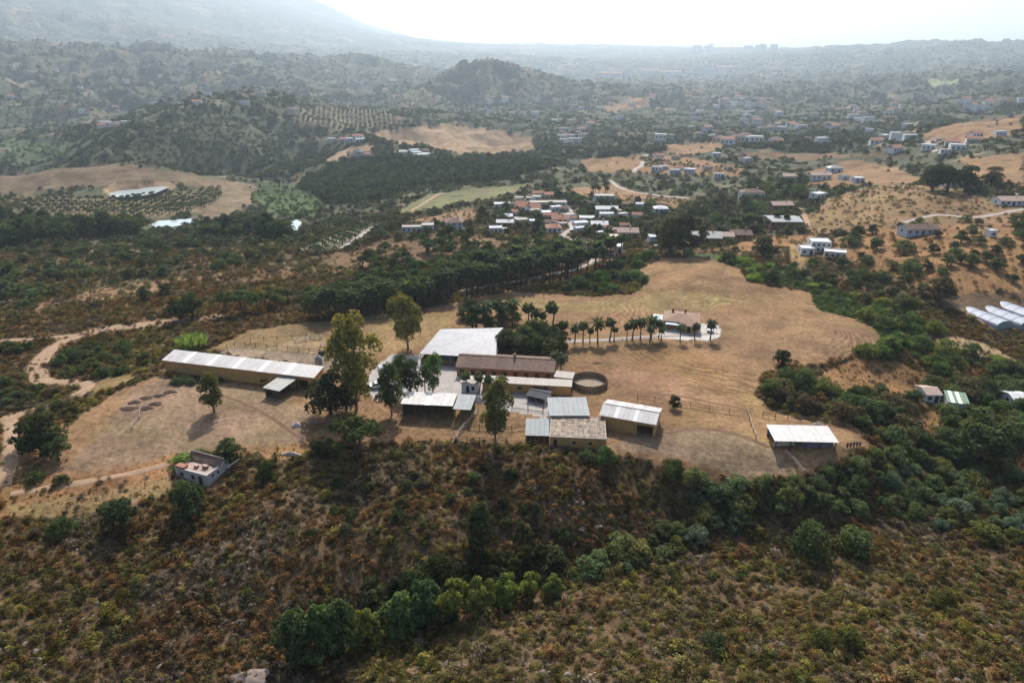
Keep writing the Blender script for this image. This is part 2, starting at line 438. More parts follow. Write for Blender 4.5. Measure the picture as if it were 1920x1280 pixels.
def mat_terrain():
    m, n, l, o = nt('terrain_cover')
    at = n.new('ShaderNodeAttribute'); at.attribute_name = 'cover'
    fl = n.new('ShaderNodeAttribute'); fl.attribute_name = 'field'
    pv = n.new('ShaderNodeAttribute'); pv.attribute_name = 'paved'
    geo = n.new('ShaderNodeNewGeometry')
    pos = geo.outputs['Position']
    c = at.outputs['Color']
    f1 = ramp(n, l, noise(n, l, pos, 0.9, 6, 0.65), [(0.25, 0.50), (0.5, 1.0), (0.72, 1.42)])
    f2 = ramp(n, l, noise(n, l, pos, 0.11, 5, 0.6), [(0.3, 0.62), (0.5, 1.0), (0.7, 1.32)])
    f3 = ramp(n, l, noise(n, l, pos, 0.022, 5, 0.62), [(0.3, 0.76), (0.5, 1.0), (0.7, 1.2)])
    c1 = mixc(n, l, 1.0, c, f1, 'MULTIPLY')
    c1 = mixc(n, l, 1.0, c1, f2, 'MULTIPLY')
    c1 = mixc(n, l, 1.0, c1, f3, 'MULTIPLY')
    # reddish and greenish drift of the dry herbs
    hz = ramp(n, l, noise(n, l, pos, 0.05, 6, 0.7), [(0.42, 0.0), (0.62, 1.0)])
    c1 = mixc(n, l, math_(n, l, 'MULTIPLY', hz, 0.38), c1, mixc(n, l, 1.0, c1, (0.78, 1.02, 0.62), 'MULTIPLY'))
    # mowing swaths on the fields: curved lines that follow the plot
    sub = n.new('ShaderNodeVectorMath'); sub.operation = 'SUBTRACT'; l.new(pos, sub.inputs[0]); sub.inputs[1].default_value = (72, 186, 0)
    ln = n.new('ShaderNodeVectorMath'); ln.operation = 'LENGTH'; l.new(sub.outputs[0], ln.inputs[0])
    wob = math_(n, l, 'MULTIPLY', noise(n, l, pos, 0.045, 3, 0.5), 22.0)
    ph = math_(n, l, 'ADD', ln.outputs['Value'], wob)
    sw = math_(n, l, 'SINE', math_(n, l, 'MULTIPLY', ph, 2.9))
    swm = ramp(n, l, noise(n, l, pos, 0.07, 3, 0.6), [(0.40, 0.0), (0.6, 1.0)])
    near_ = ramp(n, l, math_(n, l, 'MULTIPLY', ln.outputs['Value'], 0.01), [(0.17, 0.25), (0.24, 1.0), (0.40, 0.8), (0.55, 0.22)])
    sw2 = math_(n, l, 'MULTIPLY', math_(n, l, 'MULTIPLY', math_(n, l, 'MULTIPLY', sw, swm), near_), fl.outputs['Fac'])
    bri = math_(n, l, 'ADD', 1.0, math_(n, l, 'MULTIPLY', sw2, 0.30))
    cmb = n.new('ShaderNodeCombineColor')
    for k in range(3): l.new(bri, cmb.inputs[k])
    c1 = mixc(n, l, 1.0, c1, cmb.outputs[0], 'MULTIPLY')
    # paved places stay even
    pn = ramp(n, l, noise(n, l, pos, 0.5, 5, 0.6), [(0.3, 0.84), (0.7, 1.1)])
    c1 = mixc(n, l, pv.outputs['Fac'], c1, mixc(n, l, 1.0, c, pn, 'MULTIPLY'))
    b = n.new('ShaderNodeBsdfPrincipled'); b.inputs['Roughness'].default_value = 0.95
    b.inputs['Specular IOR Level'].default_value = 0.1
    l.new(c1, b.inputs['Base Color'])
    bp = n.new('ShaderNodeBump'); bp.inputs['Strength'].default_value = 0.8; bp.inputs['Distance'].default_value = 0.5
    l.new(noise(n, l, pos, 0.8, 6, 0.7), bp.inputs['Height']); l.new(bp.outputs[0], b.inputs['Normal'])
    l.new(b.outputs[0], o.inputs[0])
    return m

terrain = bpy.data.objects.new('terrain', tm)
tm.materials.append(mat_terrain())
COL.objects.link(terrain)
terrain['kind'] = 'structure'
terrain['label'] = 'dry hills, fields and scrub slopes running to the hazy mountains'

def mat(name, col, rough=0.8, var=0.18, scale=1.2, bump=0.0, spec=0.3, stain=None, metal=0.0, per=0.0):
    """plain surface with weathering noise"""
    if name in MATS: return MATS[name]
    m, n, l, o = nt(name)
    tc = n.new('ShaderNodeNewGeometry'); v = tc.outputs['Position']
    f = ramp(n, l, noise(n, l, v, scale, 5, 0.62), [(0.28, 1 - var), (0.72, 1 + var * 0.7)])
    c = mixc(n, l, 1.0, col, f, 'MULTIPLY')
    if per:
        oi = n.new('ShaderNodeObjectInfo')
        c = mixc(n, l, 1.0, c, ramp(n, l, oi.outputs['Random'], [(0.0, 1 - per), (1.0, 1 + per * 0.5)]), 'MULTIPLY')
    if stain:
        sc, st, lo, hi = stain
        k = ramp(n, l, noise(n, l, v, st, 6, 0.68), [(lo, 0.0), (hi, 1.0)])
        c = mixc(n, l, k, c, sc)
    b = n.new('ShaderNodeBsdfPrincipled'); b.inputs['Roughness'].default_value = rough
    b.inputs['Specular IOR Level'].default_value = spec; b.inputs['Metallic'].default_value = metal
    l.new(c, b.inputs['Base Color'])
    if bump:
        bp = n.new('ShaderNodeBump'); bp.inputs['Strength'].default_value = bump; bp.inputs['Distance'].default_value = 0.05
        l.new(noise(n, l, v, scale * 6, 4, 0.6), bp.inputs['Height']); l.new(bp.outputs[0], b.inputs['Normal'])
    l.new(b.outputs[0], o.inputs[0])
    MATS[name] = m
    return m

def mat_leaf(name, src, trans=0.36, var=0.5):
    """foliage; its tint comes from the object's colour (things) or the instance's tint (stuff)"""
    if name in MATS: return MATS[name]
    m, n, l, o = nt(name)
    if src == 'object':
        oi = n.new('ShaderNodeObjectInfo'); c = oi.outputs['Color']
    else:
        a = n.new('ShaderNodeAttribute'); a.attribute_type = 'INSTANCER'; a.attribute_name = 'tint'; c = a.outputs['Color']
    geo = n.new('ShaderNodeNewGeometry')
    f = ramp(n, l, noise(n, l, geo.outputs['Position'], 0.8, 3, 0.65), [(0.34, 1 - var), (0.66, 1 + var)])
    c = mixc(n, l, 1.0, c, f, 'MULTIPLY')
    rnd = ramp(n, l, geo.outputs['Random Per Island'], [(0.0, 0.72), (1.0, 1.3)])
    c = mixc(n, l, 1.0, c, rnd, 'MULTIPLY')
    d = n.new('ShaderNodeBsdfDiffuse'); l.new(c, d.inputs[0])
    t = n.new('ShaderNodeBsdfTranslucent'); l.new(mixc(n, l, 1.0, c, (1.25, 1.2, 0.55), 'MULTIPLY'), t.inputs[0])
    mx = n.new('ShaderNodeMixShader'); mx.inputs[0].default_value = trans
    l.new(d.outputs[0], mx.inputs[1]); l.new(t.outputs[0], mx.inputs[2])
    l.new(mx.outputs[0], o.inputs[0])
    MATS[name] = m
    return m

LEAF = mat_leaf('leaf', 'object'); LEAF_I = mat_leaf('leaf_mass', 'instance')
BARK = mat('bark', (0.10, 0.075, 0.055), 0.95, 0.35, 3.0)
BARK_PALE = mat('pale_bark', (0.28, 0.22, 0.17), 0.9, 0.3, 2.5)
WHITE_ROOF = mat('white_roof_sheet', (0.48, 0.46, 0.45), 0.5, 0.12, 0.7, stain=((0.36, 0.31, 0.27), 0.6, 0.46, 0.8), per=0.10)
STRIP_ROOF = mat('translucent_roof_strip', (0.64, 0.62, 0.60), 0.4, 0.08, 0.8)
GREY_ROOF = mat('galvanised_roof_sheet', (0.185, 0.21, 0.22), 0.5, 0.14, 0.8, spec=0.5, stain=((0.15, 0.14, 0.13), 0.7, 0.5, 0.75), per=0.12)
DULL_ROOF = mat('dull_roof_sheet', (0.30, 0.30, 0.27), 0.55, 0.2, 0.9)
LICHEN_ROOF = mat('lichen_roof_sheet', (0.36, 0.29, 0.23), 0.9, 0.3, 0.9, stain=((0.13, 0.10, 0.075), 1.4, 0.44, 0.60), per=0.08)
TILE = mat('brown_tile', (0.155, 0.10, 0.075), 0.85, 0.35, 1.2, bump=0.3, per=0.15)
TILE_RED = mat('red_tile', (0.30, 0.135, 0.085), 0.85, 0.25, 1.0, bump=0.2)
HALL_ROOF = mat('hall_roof_sheet', (0.40, 0.395, 0.41), 0.55, 0.12, 0.5, stain=((0.31, 0.29, 0.28), 0.4, 0.48, 0.8), per=0.08)
OCHRE = mat('ochre_wall', (0.46, 0.255, 0.095), 0.9, 0.22, 0.8, stain=((0.30, 0.17, 0.08), 0.6, 0.55, 0.8))
BRICK = mat('brown_brick', (0.27, 0.15, 0.085), 0.92, 0.3, 1.5)
WHITE = mat('white_render', (0.62, 0.61, 0.60), 0.85, 0.10, 0.6)
OLD_WHITE = mat('weathered_whitewash', (0.46, 0.43, 0.40), 0.9, 0.18, 0.9, stain=((0.36, 0.31, 0.27), 0.7, 0.56, 0.78))
CREAM = mat('cream_render', (0.56, 0.47, 0.36), 0.88, 0.12, 0.8)
PINK = mat('pink_render', (0.52, 0.34, 0.27), 0.88, 0.12, 0.8)
PALE_BLUE = mat('pale_blue_grey_render', (0.45, 0.50, 0.54), 0.88, 0.12, 0.8)
CONC = mat('concrete', (0.44, 0.40, 0.35), 0.92, 0.2, 0.8, stain=((0.28, 0.25, 0.21), 0.8, 0.52, 0.75))
TERRACE = mat('pink_terrace', (0.42, 0.29, 0.235), 0.92, 0.25, 0.8, stain=((0.33, 0.28, 0.23), 0.5, 0.45, 0.62))
DARKWOOD = mat('dark_wood', (0.075, 0.052, 0.038), 0.9, 0.35, 2.5)
WOODM = mat('weathered_wood', (0.16, 0.115, 0.08), 0.9, 0.3, 2.5)
PENWOOD = mat('pen_boards', (0.20, 0.145, 0.085), 0.9, 0.25, 2.0)
GLASS = mat('dark_window', (0.03, 0.035, 0.045), 0.25, 0.1, 1.0, spec=0.5)
FRAME = mat('window_frame', (0.55, 0.53, 0.50), 0.7, 0.05, 1.0)
DOORM = mat('dark_door', (0.05, 0.038, 0.03), 0.85, 0.3, 2.0)
STEEL = mat('dull_steel', (0.22, 0.23, 0.24), 0.5, 0.15, 1.5)
TARP = mat('blue_grey_tarp', (0.13, 0.15, 0.19), 0.7, 0.2, 1.0)
TARP_D = mat('black_shade_net', (0.045, 0.047, 0.055), 0.75, 0.3, 0.8)
AWN = mat('pale_awning', (0.50, 0.58, 0.62), 0.7, 0.1, 1.0)
GREEN_ROOF = mat('green_roof_sheet', (0.10, 0.20, 0.12), 0.6, 0.15, 0.8)
PLASTIC = mat('greenhouse_plastic', (0.36, 0.385, 0.44), 0.35, 0.08, 0.5)
PLASTIC_D = mat('greenhouse_side_net', (0.26, 0.30, 0.31), 0.6, 0.2, 0.6)
DIRT = mat('track_dirt', (0.31, 0.205, 0.125), 0.95, 0.25, 0.6)
ASPH = mat('pale_lane', (0.32, 0.275, 0.24), 0.9, 0.15, 0.5)
STONE = mat('pale_stone', (0.42, 0.36, 0.31), 0.92, 0.3, 1.5)
ROCK = mat('grey_rock', (0.20, 0.155, 0.13), 0.95, 0.35, 1.2, bump=0.6)
MANURE = mat('dark_manure', (0.075, 0.045, 0.03), 0.98, 0.3, 2.0)
def mat_water():
    m, n, l, o = nt('pond_water')
    b = n.new('ShaderNodeBsdfPrincipled'); b.inputs['Base Color'].default_value = (0.36, 0.43, 0.44, 1); b.inputs['Roughness'].default_value = 0.12
    b.inputs['IOR'].default_value = 1.33
    l.new(b.outputs[0], o.inputs[0]); return m
WATER = mat_water()

# ------------------------------------------------------------------ mesh helpers
class MB:
    def __init__(s): s.v = []; s.f = []
    def quad(s, a, b, c, d):
        i = len(s.v); s.v += [tuple(a), tuple(b), tuple(c), tuple(d)]; s.f.append((i, i+1, i+2, i+3)); return s
    def box(s, x0, x1, y0, y1, z0, z1):
        i = len(s.v)
        s.v += [(x0,y0,z0),(x1,y0,z0),(x1,y1,z0),(x0,y1,z0),(x0,y0,z1),(x1,y0,z1),(x1,y1,z1),(x0,y1,z1)]
        s.f += [(i,i+3,i+2,i+1),(i+4,i+5,i+6,i+7),(i,i+1,i+5,i+4),(i+1,i+2,i+6,i+5),(i+2,i+3,i+7,i+6),(i+3,i,i+4,i+7)]
        return s
    def slab(s, pts, t):
        """closed plate: pts = top polygon, thickness t downwards"""
        n = len(pts); i = len(s.v)
        s.v += [tuple(p) for p in pts] + [(p[0], p[1], p[2] - t) for p in pts]
        s.f.append(tuple(range(i, i + n))); s.f.append(tuple(range(i + 2*n - 1, i + n - 1, -1)))
        for k in range(n):
            k2 = (k + 1) % n
            s.f.append((i + k, i + n + k, i + n + k2, i + k2))
        return s
    def prism(s, poly, y0, y1):
        """poly in x-z, extruded along y"""
        n = len(poly); i = len(s.v)
        s.v += [(p[0], y0, p[1]) for p in poly] + [(p[0], y1, p[1]) for p in poly]
        s.f.append(tuple(range(i, i+n))); s.f.append(tuple(range(i+2*n-1, i+n-1, -1)))
        for k in range(n):
            k2 = (k+1) % n
            s.f.append((i+k, i+n+k, i+n+k2, i+k2))
        return s
    def tube(s, pts, rad, n=6, cap=True):
        pts = [Vector(p) for p in pts]; i0 = len(s.v)
        for k, p in enumerate(pts):
            d = (pts[min(k+1, len(pts)-1)] - pts[max(k-1, 0)]).normalized()
            a = d.orthogonal().normalized(); b = d.cross(a)
            for j in range(n):
                t = 2*math.pi*j/n
                s.v.append(tuple(p + (a*math.cos(t) + b*math.sin(t))*rad[k]))
        for k in range(len(pts)-1):
            for j in range(n):
                j2 = (j+1) % n
                s.f.append((i0+k*n+j, i0+k*n+j2, i0+(k+1)*n+j2, i0+(k+1)*n+j))
        if cap:
            s.f.append(tuple(i0 + j for j in reversed(range(n)))); s.f.append(tuple(i0+(len(pts)-1)*n+j for j in range(n)))
        return s
    def mesh(s, name, m, smooth=False):
        me = bpy.data.meshes.new(name); me.from_pydata(s.v, [], s.f); me.update()
        if m: me.materials.append(m)
        if smooth: me.polygons.foreach_set('use_smooth', np.ones(len(me.polygons), bool))
        return me
    def build(s, name, m, parent=None, smooth=False):
        return link(name, s.mesh(name, m, smooth), parent)

def link(name, me, parent=None, loc=None, rz=0.0, scale=None):
    o = bpy.data.objects.new(name, me); COL.objects.link(o)
    if parent is not None: o.parent = parent
    if loc is not None: o.location = loc
    if rz: o.rotation_euler = (0, 0, rz)
    if scale is not None: o.scale = scale if hasattr(scale, '__len__') else (scale,)*3
    return o

def tag(o, label, cat, group=None):
    o['label'] = label; o['category'] = cat
    if group: o['group'] = group
    return o

def thing(name, label, cat, loc, rz=0.0, group=None):
    o = bpy.data.objects.new(name, None); COL.objects.link(o)
    o.empty_display_size = 0.5
    o.location = loc; o.rotation_euler = (0, 0, rz)
    return tag(o, label, cat, group)

# ------------------------------------------------------------------ haze, water, tracks
hb = MB().box(-11500, 11500, -600, 12600, float(GZ.min()) - 1.0, max(float(GZ.max()), CAM_H) + 15.0)
hm, hn, hl, ho = nt('haze_air')
pvn = hn.new('ShaderNodeVolumePrincipled')
pvn.inputs['Color'].default_value = HAZE_COLOR + (1,)
pvn.inputs['Density'].default_value = HAZE_DENSITY
pvn.inputs['Anisotropy'].default_value = HAZE_G
hl.new(pvn.outputs[0], ho.inputs['Volume'])
haze = hb.build('haze', hm); haze['kind'] = 'stuff'; haze['label'] = 'pale hazy air over the whole valley'

for _i, (_pp, _z, _lb) in enumerate(zip(POND, POND_Z, ('pale irrigation pond on the terrace above the olive rows', 'bright small pond behind the tall trees of the valley', 'short shining stretch of river in the green valley'))):
    pts = [P(x, y, _z) for x, y in _pp]
    c = np.mean(pts, 0)
    b = MB()
    i = 0
    b.v = [tuple(c)] + [tuple(c + (p - c) * 1.04) for p in pts]
    b.f = [(0, k + 1, (k + 1) % len(pts) + 1) for k in range(len(pts))]
    o = b.build('river' if _i == 2 else 'pond', WATER); o['kind'] = 'structure'; o['label'] = _lb

def track(name, px, width, m, label, lift=0.10, zfree=False):
    pts = []
    for (a, b) in zip(px[:-1], px[1:]):
        A, B = g1(*a), g1(*b)
        n = max(2, int(np.hypot(*(B - A)[:2]) / 1.2))
        for k in range(n):
            pts.append(A[:2] + (B - A)[:2] * k / n)
    pts.append(g1(*px[-1])[:2])
    pts = np.array(pts)
    for _ in range(6):
        pts[1:-1] = (pts[:-2] + 2 * pts[1:-1] + pts[2:]) / 4
    d = np.gradient(pts, axis=0); d /= np.linalg.norm(d, axis=1)[:, None] + 1e-9
    nrm = np.stack([-d[:, 1], d[:, 0]], -1)
    b = MB(); K = 6
    wv = width * (1 + 0.18 * fbm(pts[:, 0] / 6, pts[:, 1] / 6, 2))
    for k in range(len(pts)):
        for j in range(K + 1):
            q = pts[k] + nrm[k] * wv[k] * (j / K - 0.5)
            z = float(hgt(q[0], q[1])) + (lift if 0 < j < K else -0.05)
            b.v.append((q[0], q[1], z))
    for k in range(len(pts) - 1):
        for j in range(K):
            i = k * (K + 1) + j
            b.f.append((i, i + K + 1, i + K + 2, i + 1))
    o = b.build(name, m, smooth=True); o['kind'] = 'structure'; o['label'] = label
    return o
track('dirt_track', [(420,592),(340,602),(250,610),(180,620),(140,630),(105,648),(78,670),(66,690),(72,708),(84,716)], 5.0, DIRT, 'sandy dirt track curving down the scrub slope at the left')
track('dirt_path', [(150,628),(80,634),(0,640)], 2.6, DIRT, 'thin dirt path leaving the sandy track to the left')
track('lane', [(82,716),(130,716),(172,718),(160,734),(100,757),(50,772),(0,788)], 3.4, DIRT, 'pale lane bending below the sandy dirt track')
track('farm_track', [(16,782),(22,810),(20,850),(14,880),(4,912)], 3.2, DIRT, 'rutted dirt track going down the left edge')
track('farm_path', [(20,925),(120,910),(230,890),(320,868)], 1.8, DIRT, 'dry grass path leading to the white farmhouse')
track('drive', [(1060,640),(1120,638),(1180,634),(1240,630),(1300,628),(1345,624)], 2.4, ASPH, 'pale drive lined with palms running to the bungalow')
track('avenue', [(860,548),(890,541),(925,534),(1000,522),(1080,506),(1110,494),(1125,470)], 3.2, ASPH, 'pale avenue shaded by tall palms behind the farm')
track('village_street', [(1128,462),(1062,446),(1052,442),(1075,428),(1066,408),(1070,395),(1052,384)], 3.4, ASPH, 'pale street winding through the hamlet')
track('country_road', [(640,466),(665,450),(690,432),(712,418)], 3.6, ASPH, 'pale road by the small olive grove in the valley')
track('hill_road', [(1145,338),(1158,350),(1180,358),(1230,366),(1290,372)], 4.0, ASPH, 'pale road skirting the tan field behind the hamlet')
track('upper_road', [(1186,324),(1204,308),(1216,296),(1208,288)], 5.0, ASPH, 'pale road climbing past the grove above the tan field')
track('slope_path', [(770,396),(790,384),(812,370),(830,362)], 3.0, DIRT, 'sandy path along the long green field')
track('ridge_road', [(1690,418),(1760,402),(1830,408),(1880,400),(1920,392)], 3.0, ASPH, 'pale road along the tan hillside at the right')
track('far_lane', [(1738,265),(1742,275),(1752,285)], 5.0, ASPH, 'pale bend of a lane on the far right slope')
track('side_lane', [(1500,390),(1512,412),(1516,432)], 2.6, DIRT, 'sandy lane going down beside the tan hill')
track('greenhouse_path', [(1772,560),(1810,585),(1866,616)], 1.6, DIRT, 'pale path along the greenhouse tunnels')
RUT = mat('worn_rut', (0.15, 0.088, 0.05), 0.96, 0.3, 0.8)
track('worn_track', [(1252,812),(1300,800),(1350,806),(1400,818),(1440,838)], 1.6, RUT, 'worn brown track between the white barn and the paddock shelter', .03)
track('wheel_rut', [(1150,742),(1200,736),(1280,742),(1340,756),(1400,768)], 0.9, RUT, 'worn rut along the upper side of the field fence', .03)
track('wheel_rut', [(420,742),(470,760),(520,790),(560,820),(600,832)], 1.0, RUT, 'worn rut crossing the left paddock towards the scrub', .03)

# ------------------------------------------------------------------ buildings
AVOID = []                        # (x, y, radius) kept free of plants
def frame4(px4, zf, zb):
    FL, FR, BR, BL = [P(x, y, z) for (x, y), z in zip(px4, (zf, zf, zb, zb))]
    u = (FR - FL)[:2] * 0.5 + (BR - BL)[:2] * 0.5
    w = float(np.hypot(*u)); u = u / w
    v = np.array([-u[1], u[0]])
    d = float(0.5 * ((BL - FL)[:2] @ v + (BR - FR)[:2] @ v))
    c = (FL + FR + BR + BL)[:2] / 4
    return c, math.atan2(u[1], u[0]), w, d

_pan_cache = {}
def panel_mesh(pw, y0, y1, z0, z1, m, seg=8):
    key = (round(pw, 2), round(y0, 2), round(y1, 2), round(z0, 2), round(z1, 2), m.name)
    if key in _pan_cache: return _pan_cache[key]
    b = MB()
    for k in range(seg + 1):
        x = -pw / 2 + pw * k / seg
        h = 0.035 if k % 2 else 0.0
        b.v += [(x, y0, z0 + h), (x, y1, z1 + h), (x, y0, z0 + h - 0.05), (x, y1, z1 + h - 0.05)]
    for k in range(seg):
        i = 4 * k
        b.f += [(i, i+4, i+5, i+1), (i+2, i+3, i+7, i+6), (i, i+2, i+6, i+4), (i+1, i+5, i+7, i+3)]
    n = 4 * seg
    b.f += [(0, 1, 3, 2), (n, n+2, n+3, n+1)]
    me = b.mesh('roof_panel', m)
    _pan_cache[key] = me
    return me

def front_wall(b, x0, x1, y, t, h, z0, ops):
    """wall along x with openings [(a, b, bottom, top)] in metres"""
    xs = x0
    for a, c, lo, hi in sorted(ops):
        if a > xs: b.box(xs, a, y, y + t, z0, h)
        if hi < h - 0.01: b.box(a, c, y, y + t, hi, h)
        if lo > z0 + 0.3: b.box(a, c, y, y + t, z0, lo)
        xs = c
    if xs < x1: b.box(xs, x1, y, y + t, z0, h)

def shed(name, label, px4, zf, zb, roofm, wallm, n_pan, walls='FBLR', ops=(), oh=0.35, strips=(), posts=0, gable=0.0, group=None, cat='barn',
         doors=True, uneven=0.02, sidem=None, postm=None, trim=None):
    c, rz, w, d = frame4(px4, zf, zb if not gable else zf)
    z0 = float(min(hgt(c[0] + sx * w/2 * math.cos(rz) - sy * d/2 * math.sin(rz), c[1] + sx * w/2 * math.sin(rz) + sy * d/2 * math.cos(rz)) for sx in (-1, 0, 1) for sy in (-1, 0, 1))) - 0.15
    t = thing(name, label, cat, (c[0], c[1], z0), rz, group)
    zf -= z0; zb -= z0
    AVOID.append((c[0], c[1], math.hypot(w, d) / 2 + 0.6, rz, w/2 + 0.8, d/2 + 0.8))
    rng = random.Random(int(w * 100))
    pw = w / n_pan
    for k in range(n_pan):
        x = -w/2 + pw * (k + .5)
        m = STRIP_ROOF if k in strips else roofm
        if gable:
            link('roof_panel', panel_mesh(pw - 0.03, -d/2, 0.02, zf, gable - z0, m), t, (x, 0, rng.uniform(-uneven, uneven)))
            link('roof_panel', panel_mesh(pw - 0.03, 0.03, d/2, gable - z0 - .02, zf, m), t, (x, 0, rng.uniform(-uneven, uneven)))
        else:
            link('roof_panel', panel_mesh(pw - 0.03, -d/2, d/2, zf, zb, m), t, (x, 0, rng.uniform(-uneven, uneven)))
    if gable:
        MB().box(-w/2, w/2, -0.18, 0.2, gable - z0 + .03, gable - z0 + .09).build('ridge_cap', roofm, t)
    hx, hy = w/2 - oh, d/2 - oh
    tk = 0.2
    top_f = zf - 0.10 + (zb - zf) * oh / d if not gable else zf - 0.10 + (gable - z0 - zf) * oh / (d / 2)
    top_b = zb - 0.10 - (zb - zf) * oh / d if not gable else top_f
    if 'F' in walls:
        b = MB(); front_wall(b, -hx, hx, -hy, tk, top_f, 0, [(-hx + 2*hx*a, -hx + 2*hx*e, lo, hi) for a, e, lo, hi, k in ops])
        b.build('wall', wallm, t)
    if 'B' in walls:
        MB().box(-hx, hx, hy - tk, hy, 0, top_b).build('wall', wallm, t)
    for s, ch in ((-1, 'L'), (1, 'R')):
        if ch in walls:
            b = MB(); xa, xb = (s * hx, s * (hx - tk))
            if gable:
                poly = [(-hy + tk + .004, 0), (hy - tk - .004, 0), (hy - tk - .004, top_f), (0, gable - z0 - .12), (-hy + tk + .004, top_f)]
            else:
                poly = [(-hy + tk + .004, 0), (hy - tk - .004, 0), (hy - tk - .004, top_b), (-hy + tk + .004, top_f)]
            n = len(poly); i = 0
            b.v = [(xa, p[0], p[1]) for p in poly] + [(xb, p[0], p[1]) for p in poly]
            b.f = [tuple(range(n)), tuple(range(2*n-1, n-1, -1))] + [(k, n+k, n+(k+1) % n, (k+1) % n) for k in range(n)]
            b.build('wall', sidem or wallm, t)
    for a, e, lo, hi, k in ops:
        xa, xb = -hx + 2*hx*a, -hx + 2*hx*e
        if k == 'door':
            dr = MB().box(xa + .04, xb - .04, -hy + .10, -hy + .15, lo, hi - .03).build('door', DOORM, t)
        elif k == 'window':
            dr = MB().box(xa, xb, -hy + .10, -hy + .13, lo, hi).build('window', GLASS, t)
            MB().box(xa - .05, xb + .05, -hy - .04, -hy + .02, lo - .10, lo - .02).build('sill', FRAME, dr)
    if posts:
        for k in range(posts):
            x = -hx + 0.1 + (2*hx - .2) * k / (posts - 1)
            for y, zt in ((-hy + .05, top_f), (hy - .05, top_b)):
                if (y < 0 and 'F' in walls) or (y > 0 and 'B' in walls): continue
                MB().box(x - .08, x + .08, y - .08, y + .08, 0, zt).build('post', postm or DARKWOOD, t)
        if 'F' not in walls: MB().box(-hx, hx, -hy + .15, -hy + .3, top_f - .25, top_f - .03).build('beam', postm or DARKWOOD, t)
    if trim:
        for y in (-d/2 - .06, d/2 - .06):
            MB().box(-w/2 - .05, w/2 + .05, y, y + .12, (zf if y < 0 else zb) - .06, (zf if y < 0 else zb) + .09).build('roof_edge', trim, t)
        for x in (-w/2 - .08, w/2 - .06):
            q = MB(); q.slab([(x, -d/2 + .07, zf + .09), (x + .14, -d/2 + .07, zf + .09), (x + .14, d/2 - .07, zb + .09), (x, d/2 - .07, zb + .09)], .14)
            q.build('roof_edge', trim, t)
    return t, w, d, zf, zb

# 1 the long white barn: one row of sheets with paler strips
shed('long_barn', 'long ochre barn with a white sheet roof at the left of the farm', [(289,673),(578,708),(618,687),(340,657)], 3.5, 4.3, WHITE_ROOF, OCHRE, 30, strips=(4, 9, 14, 19, 24),
     ops=[(.80,.84,0,2.3,'door'),(.9,.96,0,2.6,'open')])
# 2 dark open shed in front of it
shed('field_shed', 'small dark shed with a dull grey sheet roof in front of the long barn', [(489,727),(522,732),(563,708),(533,700)], 2.5, 2.9, DULL_ROOF, DARKWOOD, 5, walls='BLF', posts=4, ops=[(.1,.5,.9,2.0,'open')], cat='shed')
# 3 grey feed silo
sp = P(600, 700, 0)
sil = thing('feed_silo', 'grey domed feed silo at the right end of the long barn', 'silo', (sp[0], sp[1], 0))
b = MB(); b.tube([(0,0,1.0),(0,0,1.6),(0,0,4.2),(0,0,4.75),(0,0,5.0)], [.35,.95,.95,.55,.15], 14); b.build('tank', STEEL, sil, True)
for a in range(4):
    q = a * math.pi / 2 + .4
    MB().tube([(.9*math.cos(q), .9*math.sin(q), 0), (.9*math.cos(q), .9*math.sin(q), 1.7)], [.06, .06], 6).build('leg', STEEL, sil)
MB().tube([(0,0,5.0),(0,0,5.2)], [.18,.16], 8).build('lid', STEEL, sil)

# 4 the covered arena: big white roof with a hipped left end
def arena():
    FL, FR, BR, BL = [P(x, y, 3.0) for x, y in ((786,663),(930,671),(944,614),(826,617))]
    c = (FL + FR + BR + BL)[:2] / 4
    t = thing('covered_riding_hall', 'large white hipped roof of the riding hall in the middle of the farm', 'riding hall', (c[0], c[1], -0.1))
    o = np.array([c[0], c[1], -0.1])
    FL, FR, BR, BL = [q - o for q in (FL, FR, BR, BL)]
    m1 = (FL + BL) / 2 * 0.45 + (FR + BR) / 2 * 0.55; m2 = (FL + BL) / 2 * 0.04 + (FR + BR) / 2 * 0.96
    m1[2] = m2[2] = 5.4
    def strip(a, b2, e, f, n, nm):
        for k in range(n):
            p, q = k / n, (k + 1) / n
            A = a + (b2 - a) * p; B = a + (b2 - a) * (q - .002); E_ = e + (f - e) * p; F_ = e + (f - e) * (q - .002)
            MB().slab([A, B, F_, E_], 0.06).build('roof_panel', HALL_ROOF, t)
    strip(FL, FR, m1, m2, 9, 'front'); strip(BL, FL, m1, m1 + np.array([.01, -.01, 0]), 6, 'left'); strip(BR, BL, m2, m1, 9, 'back'); strip(FR, BR, m2, m2 + np.array([0, .01, 0]), 6, 'right')
    ring = [FL, FR, BR, BL]
    for k in range(4):
        A, B = ring[k] * .97, ring[(k+1) % 4] * .97
        for j in range(5):
            q = A + (B - A) * j / 5
            MB().box(q[0]-.11, q[0]+.11, q[1]-.11, q[1]+.11, 0, 2.95).build('post', STEEL, t)
        d = (B - A)[:2]; n = np.array([-d[1], d[0]]) / np.hypot(*d) * .09
        b = MB(); b.slab([(A[0]-n[0], A[1]-n[1], 1.5), (B[0]-n[0], B[1]-n[1], 1.5), (B[0]+n[0], B[1]+n[1], 1.5), (A[0]+n[0], A[1]+n[1], 1.5)], 1.6)
        b.build('kick_wall', PENWOOD, t)
    AVOID.append((c[0], c[1], 13, 0, 10, 10.5))
arena()

